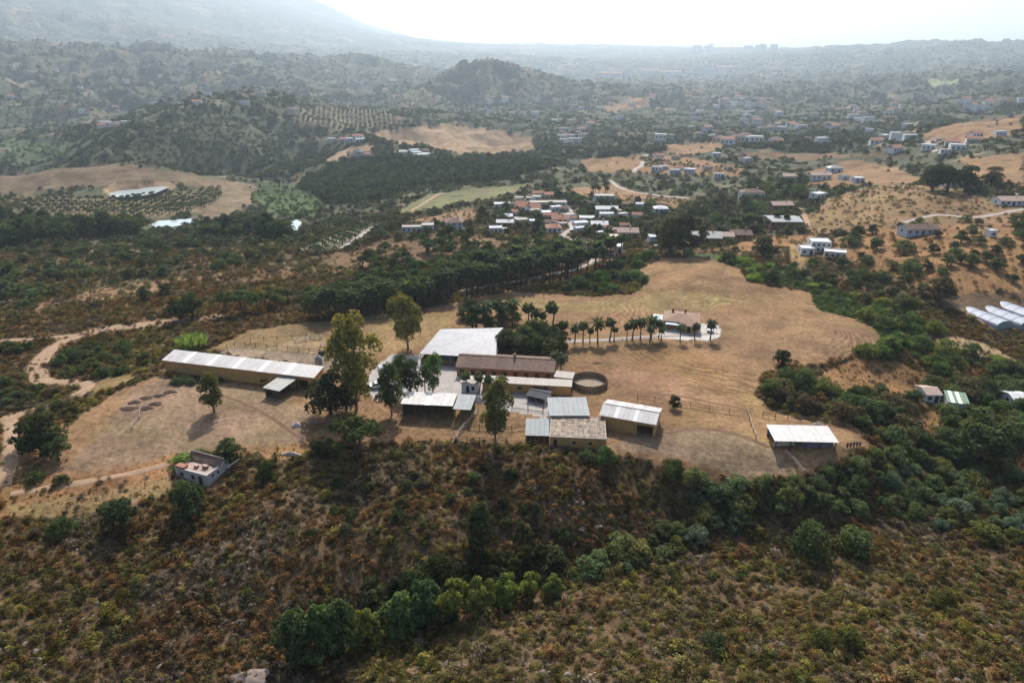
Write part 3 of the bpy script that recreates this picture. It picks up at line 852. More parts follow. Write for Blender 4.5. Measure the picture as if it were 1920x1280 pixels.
# 5 stable row: tiled gable with a line of box doors
_st = [((k + .28) / 9.0, (k + .72) / 9.0, 0, 2.15, 'door') for k in range(9)]
t5, w5, d5, zf5, zb5 = shed('stable_row', 'long brown-tiled stable row with a line of dark box doors', [(854,688),(1039,698),(1046,670),(866,660)], 2.7, 2.7, TILE, BRICK, 12, ops=_st, gable=4.1, cat='stable')
MB().box(w5*.07, w5*.07+.5, -.35, .35, zf5 + .5, zf5 + 2.4).build('chimney', BRICK, t5)
# 6 low range in front of it
shed('low_range', 'low ochre range with a flat concrete roof in front of the stable row', [(902,716),(1073,725),(1073,712),(905,703)], 2.5, 2.6, CONC, OCHRE, 8, ops=[(.12,.17,0,2.0,'door'),(.4,.45,.9,1.9,'window'),(.7,.75,0,2.0,'door')], cat='outbuilding')
shed('tack_room', 'small pale flat-roofed room at the left end of the low range', [(862,718),(897,720),(900,705),(868,703)], 2.7, 2.8, CONC, WHITE, 3, ops=[(.3,.5,0,2.0,'door'),(.65,.85,.9,1.9,'window')], cat='outbuilding')
shed('store_room', 'small pale flat-roofed room between stable row and round pen', [(1038,706),(1074,710),(1078,698),(1043,694)], 2.6, 2.7, CONC, CREAM, 3, cat='outbuilding')
# 7 dark netted frame
t7, *_ = shed('shade_frame', 'low frame covered with dark netting below the low range', [(984,741),(1027,750),(1034,731),(1003,724)], 1.5, 1.5, TARP_D, CONC, 5, walls='LR', posts=4, gable=2.0, cat='shade frame')
# 8 store with white and grey roofs
shed('hay_store', 'open hay store with a bright white sheet roof in front of the yard', [(752,757),(848,761),(858,738),(760,733)], 3.4, 3.7, WHITE_ROOF, DARKWOOD, 9, walls='BL', posts=5, strips=(4,), cat='store')
shed('machine_shed', 'open machine shed with a grey sheet roof joined to the white hay store', [(849.5,766),(881,769),(895,740),(859.5,738.5)], 3.1, 3.4, GREY_ROOF, DARKWOOD, 4, walls='B', posts=3, cat='shed')
# 9 group of barns on the right
shed('grey_barn', 'broad barn with a blue-grey sheet roof behind the stained roof', [(1024,780),(1094,778),(1111,745),(1031,744)], 3.0, 3.1, GREY_ROOF, CREAM, 8, cat='barn')
shed('stained_barn', 'ochre barn with a stained flat roof and pale edges', [(1029,818),(1133,823),(1137,783),(1036,779)], 2.4, 2.5, LICHEN_ROOF, OCHRE, 10, trim=CONC, ops=[(.05,.12,0,1.9,'door'),(.4,.46,.9,1.6,'window'),(.7,.76,.9,1.6,'window')], oh=0.2, cat='barn')
shed('lean_to', 'low lean-to with a blue-grey sheet roof left of the stained barn', [(981,816),(1027.5,817),(1033,785),(989,784)], 2.0, 2.2, GREY_ROOF, DARKWOOD, 5, walls='BL', posts=4, cat='lean-to')
shed('white_barn', 'ochre barn with a white gabled sheet roof right of the stained barn', [(1122,778),(1228,796),(1245,766),(1140,748)], 3.3, 3.3, WHITE_ROOF, OCHRE, 12, gable=4.3, ops=[(.10,.45,.0,.0,'none'),(.68,.97,0,2.7,'open')], strips=(3, 7), cat='barn')
# 10 shelter at the right
t10, w10, d10, zf10, zb10 = shed('paddock_shelter', 'white-roofed paddock shelter standing alone at the right', [(1452,826),(1572,830),(1554,798),(1437,796)], 2.7, 2.9, WHITE_ROOF, TARP, 9, walls='B', posts=5, cat='shelter', uneven=.008)
MB().box(-w10*.05, w10*.44, -d10*.36, -d10*.33, .9, 2.3).build('wind_sheet', TARP, t10)
MB().box(-w10*.05, w10*.44, -d10*.39, -d10*.31, 0, .85).build('low_wall', OCHRE, t10)
MB().box(-w10*.45, -w10*.12, -d10*.2, -d10*.16, .1, 1.5).build('low_wall', CREAM, t10)

# round pen
pc = P(1105, 721, 0); PR = 4.15
pen = thing('round_pen', 'round wooden horse pen at the right of the stable row', 'pen', (pc[0], pc[1], float(hgt(pc[0], pc[1])) - .1))
NB = 40
for k in range(NB):
    a0, a1 = 2*math.pi*k/NB, 2*math.pi*(k+.94)/NB
    b = MB()
    pts = [((PR)*math.cos(a0), PR*math.sin(a0)), (PR*math.cos(a1), PR*math.sin(a1)), ((PR+.07)*math.cos(a1), (PR+.07)*math.sin(a1)), ((PR+.07)*math.cos(a0), (PR+.07)*math.sin(a0))]
    b.slab([(x, y, 1.6 + .03 * (k % 3)) for x, y in pts], 1.55)
    b.build('board', PENWOOD, pen)
for k in range(20):
    a = 2*math.pi*(k + .5)/20 + .07
    MB().box(-.07, .07, -.07, .07, 0, 1.8).build('post', WOODM, pen).location = ((PR+.16)*math.cos(a), (PR+.16)*math.sin(a), 0)
b = MB(); b.tube([(0,0,.02),(0,0,.16)], [PR-.1, PR-.1], 32); b.build('sand_floor', mat('pen_sand', (.26,.21,.15), .95, .2, 1.), pen)
AVOID.append((pc[0], pc[1], 5.2, 0, 5.2, 5.2))

# ------------------------------------------------------------------ houses
_unit = {}
def unit_box():
    if 'b' not in _unit: _unit['b'] = {}
    return _unit['b']
def ubox(m):
    d = unit_box()
    if m.name not in d: d[m.name] = MB().box(-.5, .5, -.5, .5, 0, 1).mesh('unit_box', m)
    return d[m.name]
def part_box(name, m, parent, x0, x1, y0, y1, z0, z1):
    return link(name, ubox(m), parent, ((x0+x1)/2, (y0+y1)/2, z0), 0, (x1-x0, y1-y0, z1-z0))

def tile_roof(t, w, d, h, kind, m, rh, x=0, y=0, oh=.35):
    hx, hy = w/2 + oh, d/2 + oh
    b = MB()
    if kind == 'hip':
        r = max(0.05, hx - hy) if hx > hy else 0.05
        A = [(-hx,-hy,h),(hx,-hy,h),(hx,hy,h),(-hx,hy,h),(-r,0,h+rh),(r,0,h+rh)]
        b.v = A + [(p[0], p[1], p[2]-.12) for p in A[:4]]
        b.f = [(0,1,5,4),(1,2,5),(2,3,4,5),(3,0,4),(0,6,7,1),(1,7,8,2),(2,8,9,3),(3,9,6,0),(9,8,7,6)]
    elif kind == 'gable':
        b.slab([(-hx,-hy,h),(hx,-hy,h),(hx,.0,h+rh),(-hx,.0,h+rh)], .14); b.slab([(-hx,.004,h+rh),(hx,.004,h+rh),(hx,hy,h),(-hx,hy,h)], .14)
    else:
        b.box(-hx+oh, hx-oh, -hy+oh, hy-oh, h, h+.15)
        for q in ((-hx+oh, hx-oh, -hy+oh, -hy+oh+.18), (-hx+oh, hx-oh, hy-oh-.18, hy-oh), (-hx+oh, -hx+oh+.18, -hy+oh+.18, hy-oh-.18), (hx-oh-.18, hx-oh, -hy+oh+.18, hy-oh-.18)):
            b.box(*q, h+.15, h+.45)
    o = b.build('roof', m, t); o.location = (x, y, 0)
    return o

def house(px, py, wpx, hpx, dep, kind, wallm, roofm, rot, label, name='house', cat='house', group=None, nwin=3, storeys=1, chimney=False, rh=None):
    p = g1(px, py)
    D = math.sqrt(p[0]**2 + p[1]**2 + (CAM_H - p[2])**2)
    w = wpx * D / FPX; h = max(2.3, hpx * D / FPX / 0.97)
    rz = math.radians(rot)
    t = thing(name, label, cat, (p[0] - math.sin(rz) * dep/2, p[1] + math.cos(rz) * dep/2, 0), rz, group)
    cs = [hgt(t.location.x + sx*w/2*math.cos(rz) - sy*dep/2*math.sin(rz), t.location.y + sx*w/2*math.sin(rz) + sy*dep/2*math.cos(rz)) for sx in (-1,1) for sy in (-1,1)]
    z0 = float(min(cs)); gz = float(p[2]) - z0
    t.location.z = z0 - .2
    H_ = h + gz + .2
    part_box('wall', wallm, t, -w/2, w/2, -dep/2, dep/2, 0, H_)
    rf = tile_roof(t, w, dep, H_ + .02, kind, roofm, rh or 0.22 * min(w, dep))
    if kind == 'gable':
        R = rh or 0.22 * min(w, dep)
        for s in (-1, 1):
            b = MB(); q = dep/2 - .01
            b.v = [(s*(w/2-.02), -q, H_), (s*(w/2-.02), q, H_), (s*(w/2-.02), 0, H_ + R - .1), (s*(w/2-.2), -q, H_), (s*(w/2-.2), q, H_), (s*(w/2-.2), 0, H_ + R - .1)]
            b.f = [(0,1,2),(5,4,3),(0,3,4,1),(1,4,5,2),(2,5,3,0)]
            b.build('gable_wall', wallm, t)
    if chimney:
        part_box('chimney', wallm, rf, w*.2, w*.2+.6, -.3, .3, H_ + .1, H_ + .22*min(w, dep) + 1.0)
    base = .2 + gz
    fl = (h) / storeys
    for s in range(storeys):
        for k in range(nwin):
            xx = -w/2 + w * (k + .5) / nwin
            if s == 0 and k == nwin // 2 and nwin > 1:
                part_box('door', DOORM, t, xx-.5, xx+.5, -dep/2-.05, -dep/2+.03, base, base + min(2.1, fl*.8)); continue
            z1 = base + s*fl + fl*.35
            wd = part_box('window', GLASS, t, xx-.5, xx+.5, -dep/2-.05, -dep/2+.03, z1, z1 + fl*.4)
        if dep > 4:
            for sx in (-1, 1):
                z1 = base + s*fl + fl*.35
                x0 = sx*w/2
                part_box('window', GLASS, t, min(x0-.03, x0+.05*sx), max(x0+.03, x0+.05*sx) , -.5, .5, z1, z1 + fl*.4)
    AVOID.append((t.location.x, t.location.y, math.hypot(w, dep)/2 + 1, rz, w/2 + 1.2, dep/2 + 1.2))
    return t

V = [
 (852,432,31,14,8,'hip',PALE_BLUE,TILE,6,'pale blue two-storey house with dark hipped roof left of the hamlet',2),
 (947,426,31,6,5,'gable',BRICK,WHITE,0,'brown barn with white roof, lower of the two parallel barns',1),
 (947,414,27,6,5,'gable',BRICK,WHITE,0,'brown barn with white roof, upper of the two parallel barns',1),
 (1028,388,70,7,7,'flat',WHITE,CONC,2,'longest white flat-roofed building on the upper edge of the hamlet',1),
 (942,392,30,8,6,'flat',WHITE,WHITE,4,'bright white house left of the longest white building',1),
 (979,390,26,6,6,'gable',WHITE,TILE,0,'white house with brown roof touching the longest white building',1),
 (1007,377,15,6,6,'flat',WHITE,CONC,0,'small white house above the longest white building',1),
 (1030,372,16,6,6,'gable',CREAM,TILE_RED,10,'small cream house with red roof above the longest white building',1),
 (930,438,24,6,5,'flat',WHITE,WHITE,5,'small low white house right of the pale blue house, among bushes',1),
 (802,433,22,9,6,'flat',PALE_BLUE,CONC,4,'pale grey-blue house left of the pale blue two-storey house',1),
 (772,436,36,5,5,'flat',PALE_BLUE,CONC,4,'long low grey-blue house at the far left end of the hamlet',1),
 (998,424,10,7,5,'flat',WHITE,WHITE,0,'narrow white house right of the parallel barns',1),
 (1040,437,26,9,7,'hip',WHITE,TILE_RED,8,'white house with pale orange hipped roof by the street',1),
 (1050,420,28,9,7,'gable',PINK,TILE_RED,5,'pink house with reddish roof above the white street house',1),
 (1023,409,21,9,6,'flat',PALE_BLUE,WHITE,5,'pale blue house left of the pink house',2),
 (1100,418,28,6,6,'flat',WHITE,WHITE,-5,'low white house right of the street bend',1),
 (1138,400,40,6,6,'gable',WHITE,WHITE,0,'long white-roofed building below the villa',1),
 (1138,410,26,6,5,'flat',WHITE,WHITE,0,'short white building under the long white-roofed one',1),
 (1124,430,30,7,6,'gable',PINK,WHITE,-3,'pink house with pale roof in the middle of the hamlet',1),
 (1170,445,52,7,7,'gable',CREAM,TERRACE,-3,'long cream house with tan tiled roof left of the big eucalyptus',1),
 (1153,456,18,10,6,'flat',CREAM,CREAM,0,'cream block below the long tan-roofed house',1),
 (1130,482,44,14,10,'gable',PINK,TILE_RED,-12,'large pink house with terracotta roof above the palm avenue',2),
 (1157,474,16,10,6,'flat',WHITE,WHITE,-12,'white annex at the right of the large pink house',1),
 (1134,379,36,10,8,'flat',PALE_BLUE,CONC,0,'pale villa with palms behind it above the hamlet',1),
 (1224,456,13,10,5,'flat',WHITE,WHITE,0,'small white house beside the big eucalyptus',2),
 (1240,400,24,8,6,'hip',PALE_BLUE,WHITE,0,'pale house right of the villa, below the tan field',1),
 (1200,391,14,5,5,'flat',WHITE,WHITE,0,'small white shed right of the villa',1),
 (1177,390,18,5,5,'gable',OCHRE,TILE,0,'small ochre house right of the villa',1),
 (1412,375,40,12,8,'hip',WHITE,TILE,0,'white villa with arcade and purple-brown roof among trees',1),
 (1485,340,30,8,7,'gable',CREAM,TERRACE,4,'cream house with tan roof on the slope behind the arcade villa',1),
 (1540,338,34,8,7,'gable',WHITE,TERRACE,2,'white house with pinkish roof on the cleared terrace',1),
 (1567,324,22,7,7,'hip',PALE_BLUE,STEEL,0,'grey-roofed house above the cleared terrace',1),
 (1585,338,13,6,5,'flat',PALE_BLUE,STEEL,0,'dark little house right of the cleared terrace house',1),
 (1612,343,16,7,6,'flat',PALE_BLUE,WHITE,0,'pale little house at the right end of the cleared terrace',1),
 (1468,394,36,8,7,'gable',BRICK,TERRACE,3,'brown house with pale roof behind the large grey hall',1),
 (1542,372,24,6,6,'flat',WHITE,WHITE,25,'small white house at the foot of the tan hill',1),
 (1326,456,50,8,9,'gable',BRICK,DULL_ROOF,-4,'long brick stable with grey roof right of the big eucalyptus',1),
 (1364,453,22,8,7,'gable',CREAM,TERRACE,-4,'cream gabled house between the brick stable and the brown one',1),
 (1390,450,36,8,7,'gable',BRICK,TILE,-4,'brown house with dark tiles right of the cream gabled house',1),
 (1538,473,32,16,7,'flat',WHITE,WHITE,-8,'white cube villa on the slope right of the field',2),
 (1514,478,22,9,6,'flat',WHITE,WHITE,-8,'lower white terrace block left of the white cube villa',1),
 (1565,485,34,5,5,'flat',CREAM,WHITE,-20,'low cream annex right of the white cube villa',1),
 (1730,441,54,9,7,'gable',PALE_BLUE,TILE,3,'long low white farmhouse on the right hillside',1),
 (1862,445,10,7,4,'flat',WHITE,WHITE,0,'tiny white hut near the right edge',1),
 (1900,386,40,7,7,'gable',WHITE,TERRACE,0,'pale house with tan roof at the right edge',1),
 (1788,352,26,6,5,'flat',WHITE,WHITE,0,'white hut between the trunks of the dark trees',1),
 (1790,752,0,0,0,'',None,None,0,'',0),
]
for q in V:
    if q[4] == 0: continue
    house(*q[:9], q[9], nwin=max(1, min(5, int(q[2] / 8))), storeys=q[10], chimney=(q[5] in ('hip', 'gable') and q[2] > 25))

# large grey hall with brick front
house(1474, 428, 54, 11, 13, 'gable', BRICK, GREY_ROOF, -2, 'large hall with grey roof and brick front behind three palms', nwin=6, cat='hall', rh=1.0)
# green shed and neighbours at the right
shed('green_shed', 'shed with a green sheet roof and pale strips among dark trees', [(1766,752),(1808,757),(1822,738),(1780,732)], float(hgt(*P(1790,750,-5)[:2])) + 2.6, float(hgt(*P(1790,750,-5)[:2])) + 3.2, GREEN_ROOF, WHITE, 6, strips=(1, 3), cat='shed')
house(1748, 755, 22, 11, 5, 'gable', WHITE, TERRACE, 0, 'small white house left of the green-roofed shed', nwin=2)
house(1912, 766, 22, 14, 5, 'gable', WHITE, WHITE, 0, 'white hut cut by the right edge beside the green shed', nwin=1)

# greenhouse tunnels
def tunnel(pa, pb, wid, hh, label):
    A, B = g1(*pa), g1(*pb)
    u = (B - A)[:2]; L = float(np.hypot(*u)); u /= L
    c = (A + B) / 2; z0 = float(min(A[2], B[2])) - .3
    t = thing('greenhouse', label, 'greenhouse', (c[0], c[1], z0), math.atan2(u[1], u[0]), 'white plastic greenhouse tunnels at the right edge')
    nb = max(3, int(L / 3.2)); seg = 8; hh += .3
    arc = [(-wid/2, 0)] + [(-wid/2*math.cos(math.pi*k/seg), hh*.5 + hh*.5*math.sin(math.pi*k/seg)) for k in range(seg+1)] + [(wid/2, 0)]
    sh = MB()
    bl = L / nb
    n = len(arc)
    top = MB(); sidem = MB()
    for k in range(n - 1):
        tgt = sidem if k in (0, n-2) else top
        (y0, z0_), (y1, z1_) = arc[k], arc[k+1]
        tgt.quad((-bl/2+.03, y0, z0_), (bl/2-.03, y0, z0_), (bl/2-.03, y1, z1_), (-bl/2+.03, y1, z1_))
    tm_, sm_ = top.mesh('cover_sheet', PLASTIC, True), sidem.mesh('side_net', PLASTIC_D)
    hoop = MB(); hoop.tube([(0, y*1.01, z*1.01) for y, z in arc], [.06]*n, 5); hpm = hoop.mesh('hoop', STEEL)
    for k in range(nb):
        x = -L/2 + bl*(k+.5)
        link('cover_sheet', tm_, t, (x, 0, 0)); link('side_net', sm_, t, (x, 0, 0))
    for k in range(nb + 1): link('hoop', hpm, t, (-L/2 + bl*k, 0, 0))
    for s in (-1, 1):
        e = MB(); e.v = [(s*(L/2+.02), y, z) for y, z in arc]; e.f = [tuple(range(n)) if s > 0 else tuple(reversed(range(n)))]
        e.build('end_sheet', PLASTIC_D, t)
    for k in range(int(L)):
        AVOID.append((A[0] + u[0]*k, A[1] + u[1]*k, wid*.62, 0, wid*.62, wid*.62))
tunnel((1800,564), (1882,617), 6.2, 2.7, 'leftmost white greenhouse tunnel, nearest the dirt path')
tunnel((1838,563), (1926,616), 6.2, 2.7, 'second white greenhouse tunnel from the left')
tunnel((1876,562), (1970,614), 6.2, 2.7, 'rightmost white greenhouse tunnel, cut by the edge')

# ruined white farmhouse in the left foreground
def farmhouse():
    N, Lf, R = P(391, 911, -2.6), P(331, 893, -2.4), P(456, 886, -2.4)
    ux = (N - Lf)[:2]; W = float(np.hypot(*ux)); ux /= W
    vy = np.array([-ux[1], ux[0]]); D = float((R - N)[:2] @ vy)
    c = (Lf[:2] + N[:2]) / 2 + vy * D / 2
    rz = math.atan2(ux[1], ux[0])
    z0 = float(min(hgt(*(c + ux*sx*W/2 + vy*sy*D/2)) for sx in (-1, 1) for sy in (-1, 1))) - .2
    t = thing('farmhouse', 'weathered white farmhouse with pink roof terrace in the left foreground', 'farmhouse', (c[0], c[1], z0), rz)
    h = 1.75 + (-2.2 - z0)
    yb = D * .08           # where the pitched rear part begins
    front_h = h
    b = MB()
    b.box(-W/2, W/2, -D/2, -D/2+.35, 0, front_h+.25); b.box(-W/2, -W/2+.35, -D/2+.35, D/2, 0, front_h+.25); b.box(W/2-.35, W/2, -D/2+.35, yb, 0, front_h+.25)
    b.build('wall', OLD_WHITE, t)
    b = MB(); ry = (yb + D/2) / 2; pk = front_h + 1.15
    for s in (-1, 1):
        x0, x1 = (W/2-.35, W/2) if s > 0 else (-W/2+.36, -W/2+.7)
        poly = [(yb, 0), (D/2, 0), (D/2, front_h+.2), (ry, pk), (yb, front_h+.2)]
        n = 5; i = len(b.v)
        b.v += [(x1, y, z) for y, z in poly] + [(x0, y, z) for y, z in poly]
        b.f += [tuple(range(i, i+n)), tuple(range(i+2*n-1, i+n-1, -1))] + [(i+k, i+n+k, i+n+(k+1)%n, i+(k+1)%n) for k in range(n)]
    b.box(-W/2+.7, W/2-.35, D/2-.3, D/2, 0, front_h)
    b.build('gable_wall', OLD_WHITE, t)
    MB().box(-W/2+.35, W/2-.35, -D/2+.35, yb, front_h-.3, front_h).build('terrace_floor', TERRACE, t)
    b = MB(); b.slab([(-W/2-.1, yb-.15, front_h+.28), (W/2+.12, yb-.15, front_h+.28), (W/2+.12, ry, pk+.16), (-W/2-.1, ry, pk+.16)], .14); b.build('roof_slope', TILE, t)
    b = MB(); b.slab([(-W/2-.1, ry+.004, pk+.16), (W/2+.12, ry+.004, pk+.16), (W/2+.12, D/2+.2, front_h+.2), (-W/2-.1, D/2+.2, front_h+.2)], .14); b.build('roof_slope', TILE, t)
    b = MB(); b.tube([(-W/2-.1, ry, pk+.2), (W/2+.12, ry, pk+.2)], [.12,.12], 6); b.build('ridge_tile', mat('pale_ridge_tile', (.42,.33,.28), .9, .2, 2.), t)
    for x, y, sx, sy, sz in ((-.2, -D*.2, .8, .5, .5), (W*.2, -D*.12, 1.1, .6, .6)):
        q = MB().box(x-sx/2, x+sx/2, y-sy/2, y+sy/2, front_h, front_h+sz).build('chimney', TILE_RED, t)
        MB().box(x-sx/2-.06, x+sx/2+.06, y-sy/2-.06, y+sy/2+.06, front_h+sz+.003, front_h+sz+.09).build('chimney_cap', TERRACE, q)
    MB().box(-W*.48, -W*.2, -D/2-.02, -D/2+1.2, front_h+.255, front_h+.65).build('roof_patch', TILE_RED, t)
    for xx in (-W*.3, W*.05): MB().box(xx-.4, xx+.4, -D/2-.03, -D/2+.02, 1.0, 1.9).build('window', GLASS, t)
    MB().box(W*.28-.45, W*.28+.45, -D/2-.03, -D/2+.02, .2, 2.1).build('door', DOORM, t)
    for yy in (-D*.25, -D*.02): MB().box(W/2-.02, W/2+.03, yy-.25, yy+.25, front_h-.9, front_h-.4).build('vent', GLASS, t)
    b = MB(); b.box(W/2+.004, W/2+.3, D/2-.6, D/2+2.6, 0, 1.6); b.build('yard_wall', WHITE, t)
    AVOID.append((c[0], c[1], 6, rz, W/2+.7, D/2+.7))
farmhouse()

# bungalow at the end of the drive
def bungalow():
    p = g1(1292, 622); rz = math.radians(-16)
    BT = mat('bungalow_tile', (0.27, 0.175, 0.12), .85, .3, 1.2, bump=.2)
    t = thing('bungalow', 'ochre bungalow with brown tiled roof at the end of the palm drive', 'bungalow', (p[0] - .8, p[1] + 5.2, float(p[2]) - .15), rz)
    part_box('wall', OCHRE, t, -5.2, 4.2, -3.4, 4.6, 0, 2.5)
    part_box('wing', OCHRE, t, -.2, 4.6, -5.6, -3.4, 0, 2.35)
    tile_roof(t, 9.4, 8.0, 2.52, 'hip', BT, 1.15, -.5, .6, .6)
    tile_roof(t, 4.8, 3.2, 2.37, 'gable', BT, .55, 2.2, -4.2, .45)
    part_box('chimney', TILE_RED, t, -3.4, -2.8, 2.0, 2.6, 2.9, 4.4); part_box('chimney', BRICK, t, .2, .8, 2.2, 2.8, 3.1, 4.4)
    part_box('door', DOORM, t, 1.6, 2.5, -5.66, -5.57, .15, 2.05)
    part_box('window', GLASS, t, 3.1, 4.1, -5.66, -5.57, .9, 1.8); part_box('window', GLASS, t, -4.2, -2.8, -3.46, -3.37, .9, 1.8)
    part_box('window', GLASS, t, 4.17, 4.25, 0, 1.2, .9, 1.8)
    for x0, x1, y0, y1, z in ((-8.6, -5.4, -2.6, 1.2, 2.4), (-4.6, -.6, -5.4, -3.5, 2.3)):
        b = MB(); b.slab([(x0, y0, z-.25), (x1, y0, z-.25), (x1, y1, z), (x0, y1, z)], .06); b.build('awning', AWN, t)
        for x in (x0+.15, x1-.15): part_box('post', STEEL, t, x-.05, x+.05, y0+.1, y0+.2, 0, z-.3)
    AVOID.append((t.location.x, t.location.y, 9, rz, 7, 7.5))
bungalow()

def car(px, py, rot, col, label):
    p = g1(px, py)
    t = thing('parked_car', label, 'car', (p[0], p[1], float(p[2]) + .05), math.radians(rot))
    body = mat('car_paint_' + col, {'white': (.62,.64,.66), 'grey': (.2,.21,.22), 'red': (.3,.03,.02)}[col], .3, .03, 1., spec=.5)
    b = MB(); pr = [(-2.1,.35),(-2.1,.75),(-1.95,.9),(-.95,.98),(1.3,.98),(2.0,.92),(2.1,.7),(2.1,.35)]
    b.prism(pr, -.86, .86); b.build('body', body, t)
    b = MB(); lo = [(-1.0,-.8),(1.75,-.8),(1.75,.8),(-1.0,.8)]; hi = [(-.35,-.66),(1.35,-.66),(1.35,.66),(-.35,.66)]
    b.v = [(x, y, .985) for x, y in lo] + [(x, y, 1.42) for x, y in hi]; b.f = [(0,1,5,4),(1,2,6,5),(2,3,7,6),(3,0,4,7)]; b.build('window', GLASS, t)
    b = MB(); b.slab([(-.37,-.68,1.48),(1.37,-.68,1.48),(1.37,.68,1.48),(-.37,.68,1.48)], .058); b.build('roof', body, t)
    wm = MB(); wm.tube([(0,-.1,0),(0,.1,0)], [.33,.33], 12); tyre = wm.mesh('tyre', TARP_D)
    rm = MB(); rm.tube([(0,-.11,0),(0,.11,0)], [.19,.19], 10); rim = rm.mesh('rim', STEEL)
    for x in (-1.35, 1.35):
        for y in (-.8, .8):
            w_ = link('wheel', tyre, t, (x, y, .33)); link('rim', rim, w_)
    for y in (-.6, .6): part_box('headlight', FRAME, t, -2.13, -2.09, y-.15, y+.15, .6, .75)
    return t
car(1331, 620, 78, 'white', 'silver-white car parked beside the bungalow')
car(725, 692, 20, 'white', 'white car parked at the left edge of the farm yard')
car(706, 727, 12, 'white', 'white car parked under the trees left of the hay store')
car(1072, 432, 80, 'white', 'white car on the street of the hamlet')
car(1228, 466, 5, 'white', 'white car below the small white house by the big eucalyptus')

# ------------------------------------------------------------------ fences
_fp = {}
def fence(px, label, spacing=3.0, h=1.3, rails=(.55, 1.1), m=WOODM, th=.06, name='fence', group=None):
    pts = [g1(*q) for q in px]
    t = thing(name, label, 'fence', (pts[0][0], pts[0][1], pts[0][2]), 0, group)
    o = pts[0]
    key = (m.name, th)
    if key not in _fp:
        _fp[key] = (MB().box(-th, th, -th, th, -.3, 1).mesh('post', m), MB().box(0, 1, -th*.45, th*.45, -th*.7, th*.7).mesh('rail', m))
    pm, rm = _fp[key]
    prev = None
    for a, b in zip(pts[:-1], pts[1:]):
        L = float(np.hypot(*(b - a)[:2])); n = max(1, int(round(L / spacing)))
        for k in range(n + (b is pts[-1])):
            q = a + (b - a) * k / n; q = np.array([q[0], q[1], float(hgt(q[0], q[1]))])
            rr = random.Random(int(q[0]*1000)).uniform(-.05, .12)
            ob = link('post', pm, t, tuple(q - o), 0, (1, 1, h + rr)); ob.rotation_euler = (rr*.4, -rr*.3, 0)
            if prev is not None:
                d = q - prev; LL = float(np.linalg.norm(d))
                for z in rails:
                    r_ = link('rail', rm, t, tuple(prev - o + np.array([0, 0, z])), 0, (LL, 1, 1))
                    r_.rotation_euler = (0, -math.asin(d[2] / LL), math.atan2(d[1], d[0]))
            prev = q
    return t
fence([(412,662),(440,649),(500,653),(560,658),(640,667)], 'dark wooden fence behind the sand arena', 3.0, 1.4)
fence([(640,667),(690,678)], 'short fence closing the sand arena by the big eucalyptus', 2.5, 1.3)
fence([(1195,750),(1260,757),(1330,770),(1405,780)], 'wooden post fence across the dry field behind the white barn', 4.0, 1.5)
fence([(1430,781),(1500,789),(1545,792)], 'wooden fence just behind the paddock shelter', 3.0, 1.5)
fence([(1545,792),(1590,805),(1625,825)], 'wooden fence running down to the right of the paddock shelter', 3.0, 1.4)
fence([(1402,776),(1408,798),(1417,822)], 'pale rail left of the paddock shelter', 3.0, 1.1, (.95,), STONE, .10)
fence([(1472,850),(1490,868),(1508,888)], 'pale rail in front of the paddock shelter', 2.2, 1.0, (.5, .9), STONE, .09)
fence([(960,766),(990,770),(1018,774)], 'dark posts along the front edge of the yard', 2.6, 1.9, (.3,), DARKWOOD, .09)
fence([(848,836),(862,812),(880,792),(897,772)], 'pale rail fence running down from the grey machine shed', 2.4, 1.2, (.6, 1.1), STONE, .08)
fence([(878,804),(920,806),(960,808),(985,804)], 'dark rail fence of the small paddock in front of the yard', 2.4, 1.3, (.5, 1.0), DARKWOOD, .07)
fence([(852,826),(900,829),(950,829)], 'lower dark rail fence of the small paddock', 2.4, 1.2, (.5, 1.0), DARKWOOD, .07)
fence([(640,606),(720,596),(770,588),(850,577)], 'row of brown posts below the palm avenue', 2.6, 1.5, (1.0,), WOODM, .10)
fence([(930,560),(1000,557),(1080,553),(1110,552)], 'row of brown posts along the far edge of the field', 3.4, 1.4, (1.0,), WOODM, .09)
fence([(470,642),(520,638),(575,634),(625,634)], 'thin posts across the yellow back paddock', 4.0, 1.5, (1.1,), WOODM, .06)
fence([(248,806),(252,795),(262,785),(264,770)], 'pale curved rail in the left paddock', 1.8, .9, (.8,), STONE, .09)
fence([(1150,640),(1200,637),(1240,634)], 'dark low rail along the palm drive', 2.6, .8, (.6,), DARKWOOD, .06)

# jumps and a dark crate in the back paddock
for jx, jy, ja, jl in ((565,640,.2,'pale show jump in the back paddock, farthest to the left'),(592,636,-.1,'pale show jump in the back paddock, right of the leftmost'),(612,648,.3,'pale show jump nearest the sand arena'),(660,646,.1,'pale show jump beside the tallest eucalyptus')):
    p = g1(jx, jy); t = thing('show_jump', jl, 'jump', (p[0], p[1], p[2]), ja, 'show jumps in the back paddock')
    for x in (-1.6, 1.6): part_box('stand', FRAME, t, x-.06, x+.06, -.3, .3, 0, 1.2)
    for z in (.3, .65, 1.0): part_box('pole', STONE, t, -1.54, 1.54, -.05, .05, z, z+.1)
p = g1(604, 664); t = thing('feed_crate', 'small dark crate by the fence of the sand arena', 'crate', (p[0], p[1], p[2]), .1)
part_box('body', TARP_D, t, -.9, .9, -.5, .5, 0, .9); part_box('lid', DARKWOOD, t, -.95, .95, -.55, .55, .9, .98)

